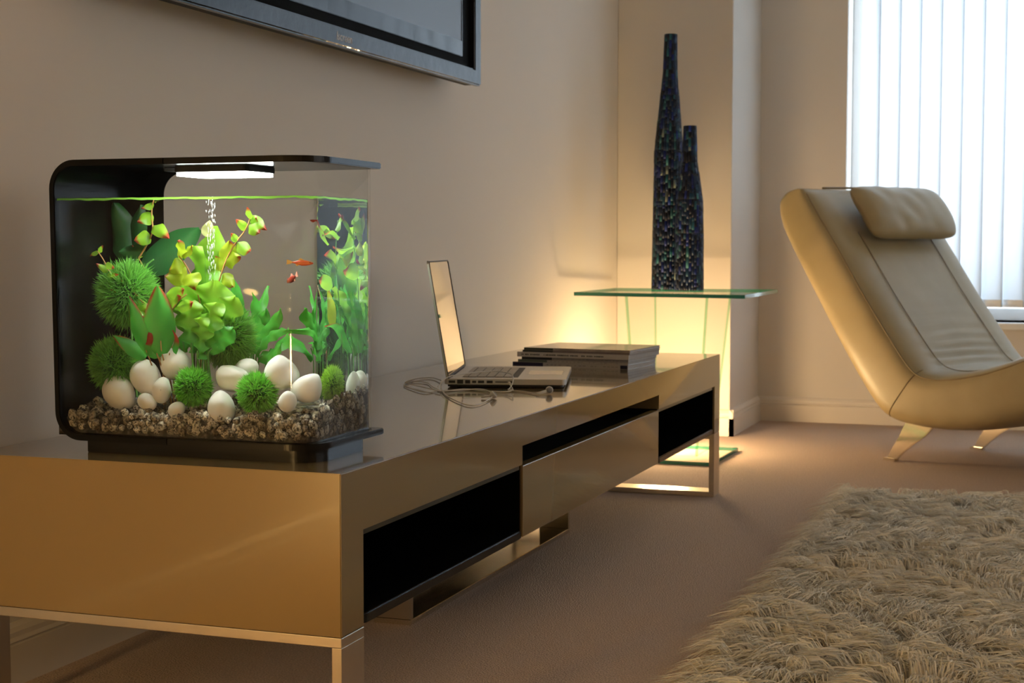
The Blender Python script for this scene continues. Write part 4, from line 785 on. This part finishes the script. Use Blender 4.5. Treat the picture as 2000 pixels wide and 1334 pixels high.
def leaf_mesh(base, tip, width, kind):
    B, Tp = np.array(base), np.array(tip); A = Tp-B; L = np.linalg.norm(A); A = A/L
    nr = np.array([random.uniform(-0.5, 0.5), -1.0, random.uniform(0.0, 0.7)]); S = np.cross(A, nr); S /= np.linalg.norm(S); Nn = np.cross(S, A); 
    if Nn[1] > 0: Nn = -Nn
    nu, nv = (24, 9) if kind in ('ruffle', 'green', 'broad', 'dark') else (10, 7)
    V, C = [], []; ph = random.uniform(0, 6); bend = random.uniform(-0.12, 0.22)*L
    for i in range(nu+1):
        t = i/nu
        if kind in ('heart', 'yellow', 'pale', 'tip'): w = (math.sin(PI*min(1, t*0.97+0.03)**0.62))**0.8
        elif kind == 'ruffle': w = (0.35+0.65*min(1, t*1.6))*(1-max(0, t-0.82)/0.18*0.75)*(1+0.26*math.sin(t*20+ph))
        elif kind == 'green': w = (0.45+0.55*math.sin(PI*(0.15+0.8*t)))*(1-max(0, t-0.85)/0.15*0.8)*(1+0.10*math.sin(t*14+ph))
        else: w = math.sin(PI*(0.05+0.93*t)**0.8)**0.75
        mid = B + A*L*t - Nn*bend*math.sin(PI*t) + S*(0.06*L*math.sin(t*4+ph) if kind in ('green', 'ruffle') else 0)
        for j in range(nv+1):
            s = -1 + 2*j/nv; q = mid + S*(s*w*width/2)
            ruf = {'ruffle': 0.16, 'green': 0.12, 'heart': 0.08, 'yellow': 0.12, 'pale': 0.1}.get(kind, 0.05)
            off = -0.16*width*abs(s)**1.5 + ruf*width*abs(s)*math.sin(t*(20 if kind in ('ruffle', 'green') else 9)+ph+(1.3 if s > 0 else 0))
            q = q + Nn*off
            q = np.array([min(max(q[0], WXL+0.004), WXR-0.004), min(max(q[1], WY0+0.004), WY1-0.004), min(max(q[2], 0.45), WZT-0.003)])
            V.append(q)
            nz_ = mnoise.noise(Vector((t*4+ph, s*2, ph)))*0.5+0.5
            if kind == 'ruffle': c = GREEN*(1-t**1.2*0.75) + (YEL*0.55+LIME*0.45)*(t**1.2*0.75); c = c*(1-0.5*nz_) + (LIME if t > 0.4 else GREEN)*0.5*nz_
            elif kind == 'green': c = GREEN*(0.75) + LIME*0.25*nz_
            elif kind == 'dark': c = DARK + GREEN*0.25*nz_*t
            elif kind == 'broad':
                m = max(0, (abs(s)*0.55+t*0.65-0.86)/0.14); m = min(1, m); c = (GREEN*0.8+LIME*0.2*nz_)*(1-m) + RED*m
            elif kind == 'tip': m = min(1, max(0, (t-0.45)/0.15)); c = GREEN*(1-m) + RED*m
            elif kind == 'heart': m = min(1, max(0, (t+0.12*abs(s)-0.74)/0.14)); c = (LIME*(1-nz_*0.4)+YEL*0.4*nz_)*(1-m) + RED*m
            elif kind == 'yellow': m = min(1, max(0, (t+0.15*s-0.85)/0.12)); c = (YEL*0.75+LIME*0.25)*(1-m) + RED*m
            else: c = PALE
            C.append((c[0], c[1], c[2], 1))
    F = [(i*(nv+1)+j, i*(nv+1)+j+1, (i+1)*(nv+1)+j+1, (i+1)*(nv+1)+j) for i in range(nu) for j in range(nv)]
    me = npmesh('leaf', V, F); ca = me.color_attributes.new('leaf', 'FLOAT_COLOR', 'POINT'); ca.data.foreach_set('color', np.array(C, dtype=np.float32).ravel())
    return me
def plant(name, leaves, stems, label, stem_mat='stem', sr=0.0013, cat='plant'):
    b0 = np.mean([l[0] for l in leaves[:3]], axis=0); t = thing(name, (float(b0[0]), float(b0[1]), 0.462), label, cat, 'plants in the aquarium')
    for l in leaves: part('leaf', leaf_mesh(*l), M['leaf'], t, smooth=True)
    for s in stems: part('stem', tube(s, lambda q: sr*(1.15-0.5*q), 6, smooth_iter=2), M[stem_mat], t, smooth=True)
    return t
def down(leaves, k):     # short stems from the leaf bases into the gravel
    return [[(l[0][0]*0.6 + leaves[0][0][0]*0.4, max(l[0][1], 0.150), 0.458), (l[0][0], max(l[0][1], 0.135), (l[0][2]+0.458)/2), l[0], tuple(np.array(l[0])*0.8 + np.array(l[1])*0.2)] for l in leaves[:k]]
plant('broad_leaf_plant', PLANT_BROAD, down(PLANT_BROAD, 6), 'plant with broad red-margined green leaves behind the left pebbles')
plant('trailing_vine', VINE_LOW, VINE_LOW_STEM + [[(VINE_LOW_STEM[0][0][0], VINE_LOW_STEM[0][0][1], 0.458), VINE_LOW_STEM[0][0]]], 'low orange-stemmed vine with red-tipped leaves in front of the large moss ball')
plant('trailing_vine', VINE_HIGH, VINE_HIGH_STEM + [[(0.25, 0.205, 0.46), (0.245, 0.205, 0.60), VINE_HIGH_STEM[0][0]]], 'tall thin vine of red-tipped heart leaves reaching the surface at left')
plant('dark_leaf_plant', PLANT_DARK, down(PLANT_DARK, 3), 'plant with large dark green leaves at the back left', 'stem_green', 0.002)
plant('ruffled_plant', PLANT_RUFFLE, down(PLANT_RUFFLE, 10), 'bushy ruffled yellow-green plant in the middle of the tank', 'stem_green', 0.002)
plant('trailing_vine', VINE_MID, VINE_MID_STEM + [[(0.31, 0.15, 0.458), VINE_MID_STEM[0][0]]], 'vine of yellow-green heart leaves rising beside the bubble column')
plant('wavy_plant', PLANT_WAVY, down(PLANT_WAVY, 10), 'low plant with wavy strap-shaped green leaves at the back right', 'stem_green', 0.0018)
plant('mixed_plant', PLANT_END, PLANT_END_STEM + down(PLANT_END, 5), 'tall leafy green plant at the right end of the tank', 'stem_green')

# moss balls --------------------------------------------------------
g = N('moss_blade'); at = g.n('Attribute', attribute_name='leaf'); p = g.n('BsdfPrincipled'); g.l(at.outputs['Color'], p.inputs['Base Color']); p.inputs['Roughness'].default_value = 0.55
tr = g.n('BsdfTranslucent'); g.l(at.outputs['Color'], tr.inputs[0]); mx = g.n('MixShader'); mx.inputs[0].default_value = 0.35; g.l(p.outputs[0], mx.inputs[1]); g.l(tr.outputs[0], mx.inputs[2])
M['moss'] = g.surf(mx.outputs[0]); M['moss_core'] = pbr('moss_core', (0.02, 0.10, 0.02), 0.9)
ML = ['largest moss ball, dark on its left side, near the tank\'s left wall', 'dark moss ball low at the left behind the pebbles', 'large moss ball behind the middle of the pebble row', 'bright green moss ball in front, between the left pebbles and the round cream pebble',
      'bright green moss ball in front, in the middle of the row', 'small yellow-green moss ball at the right end of the tank']
for i, (c, r) in enumerate(MOSS):
    c = (c[0], min(max(c[1], WY0+r*0.98), WY1-r*0.98), c[2]); t = thing('moss_ball', c, ML[i], 'moss ball', 'moss balls in the aquarium')
    bm = bmesh.new(); bmesh.ops.create_icosphere(bm, subdivisions=3, radius=r*0.62); obj('core', bm, M['moss_core'], t, smooth=True)
    nb = 3600 if r > 0.04 else 2400; V = np.zeros((nb, 5, 3)); C = np.zeros((nb, 5, 4)); C[..., 3] = 1
    d = rng.normal(size=(nb, 3)); d /= np.linalg.norm(d, axis=1)[:, None]; lean = d + rng.normal(0, 0.28, (nb, 3)); lean /= np.linalg.norm(lean, axis=1)[:, None]
    sd = np.cross(d, rng.normal(size=(nb, 3))); sd /= np.linalg.norm(sd, axis=1)[:, None]; ln = r*rng.uniform(0.30, 0.46, nb)[:, None]; w = rng.uniform(0.0006, 0.0011, nb)[:, None]
    b0 = d*r*0.58; m0 = b0 + lean*ln*0.55; tp = b0 + (lean + rng.normal(0, 0.12, (nb, 3)))*ln
    V[:, 0] = b0-sd*w*0.8; V[:, 1] = b0+sd*w*0.8; V[:, 2] = m0+sd*w; V[:, 3] = m0-sd*w; V[:, 4] = tp
    k = np.arange(nb)[:, None]*5; F = np.concatenate([k+np.array([[0, 1, 2]]), k+np.array([[0, 2, 3]]), k+np.array([[3, 2, 4]])])
    base = np.array((0.16, 0.48, 0.05)) if i in (3, 4) else (np.array((0.34, 0.58, 0.05)) if i == 5 else np.array((0.15, 0.40, 0.06)))
    C[..., :3] = base*rng.uniform(0.7, 1.3, nb)[:, None, None]; C[:, 4, :3] *= 1.25
    me = npmesh('blades', V.reshape(-1, 3), F); ca = me.color_attributes.new('leaf', 'FLOAT_COLOR', 'POINT'); ca.data.foreach_set('color', C.reshape(-1).astype(np.float32))
    obj('blades', me, M['moss'], t, kind='stuff')

# fish --------------------------------------------------------------
def fish(loc, L, rz, ry, cols, label):
    t = thing('fish', loc, label, 'fish', 'red fish in the aquarium'); t.rotation_euler = (0, ry, rz)
    bm = bmesh.new(); prof = [(-0.30, 0.035), (-0.22, 0.060), (-0.10, 0.115), (0.05, 0.155), (0.20, 0.150), (0.34, 0.105), (0.44, 0.055), (0.48, 0.020)]
    rg = []
    for x, h in prof:
        rg.append([bm.verts.new((x*L, 0.42*h*L*math.cos(2*PI*k/14), h*L*math.sin(2*PI*k/14) - 0.015*L*(x > 0))) for k in range(14)])
    for a, b in zip(rg, rg[1:]):
        for k in range(14): bm.faces.new((a[k], a[(k+1) % 14], b[(k+1) % 14], b[k]))
    bm.faces.new(rg[0][::-1]); bm.faces.new(rg[-1]); bmesh.ops.recalc_face_normals(bm, faces=bm.faces[:])
    bd = obj('body', bm, pbr('fish_scales', cols[0], 0.35, noise=(180, cols[1], 2, 0.4, 0.65)), t, smooth=True)
    for s in (-1, 1):
        e = bmesh.new(); bmesh.ops.create_icosphere(e, subdivisions=2, radius=0.022*L)
        for v in e.verts: v.co += Vector((0.37*L, s*0.036*L, 0.02*L))
        obj('eye', e, M['black_gloss'], bd, smooth=True)
    fm = pbr('fish_fin', cols[2], 0.5)
    th_ = 0.006*L
    def fin(name, P): obj(name, prism([(a*L, b*L) for a, b in P], 1, -th_, th_), fm, t)
    fin('tail_fin', [(-0.28, 0.035), (-0.40, 0.12), (-0.52, 0.15), (-0.50, 0.02), (-0.52, -0.13), (-0.40, -0.10), (-0.28, -0.035)])
    fin('dorsal_fin', [(0.14, 0.14), (0.0, 0.25), (-0.06, 0.21), (-0.10, 0.10)])
    fin('anal_fin', [(-0.02, -0.12), (-0.12, -0.20), (-0.16, -0.15), (-0.16, -0.07)])
fish(FISH[0], 0.025, math.radians(12), math.radians(3), ((0.62, 0.055, 0.012), (0.75, 0.16, 0.015), (0.80, 0.45, 0.10)), 'orange-red fish with yellow tail swimming to the right')
fish(FISH[1], 0.029, math.radians(132), math.radians(24), ((0.25, 0.015, 0.010), (0.18, 0.01, 0.01), (0.55, 0.20, 0.14)), 'dark red fish turned away just below the orange one')
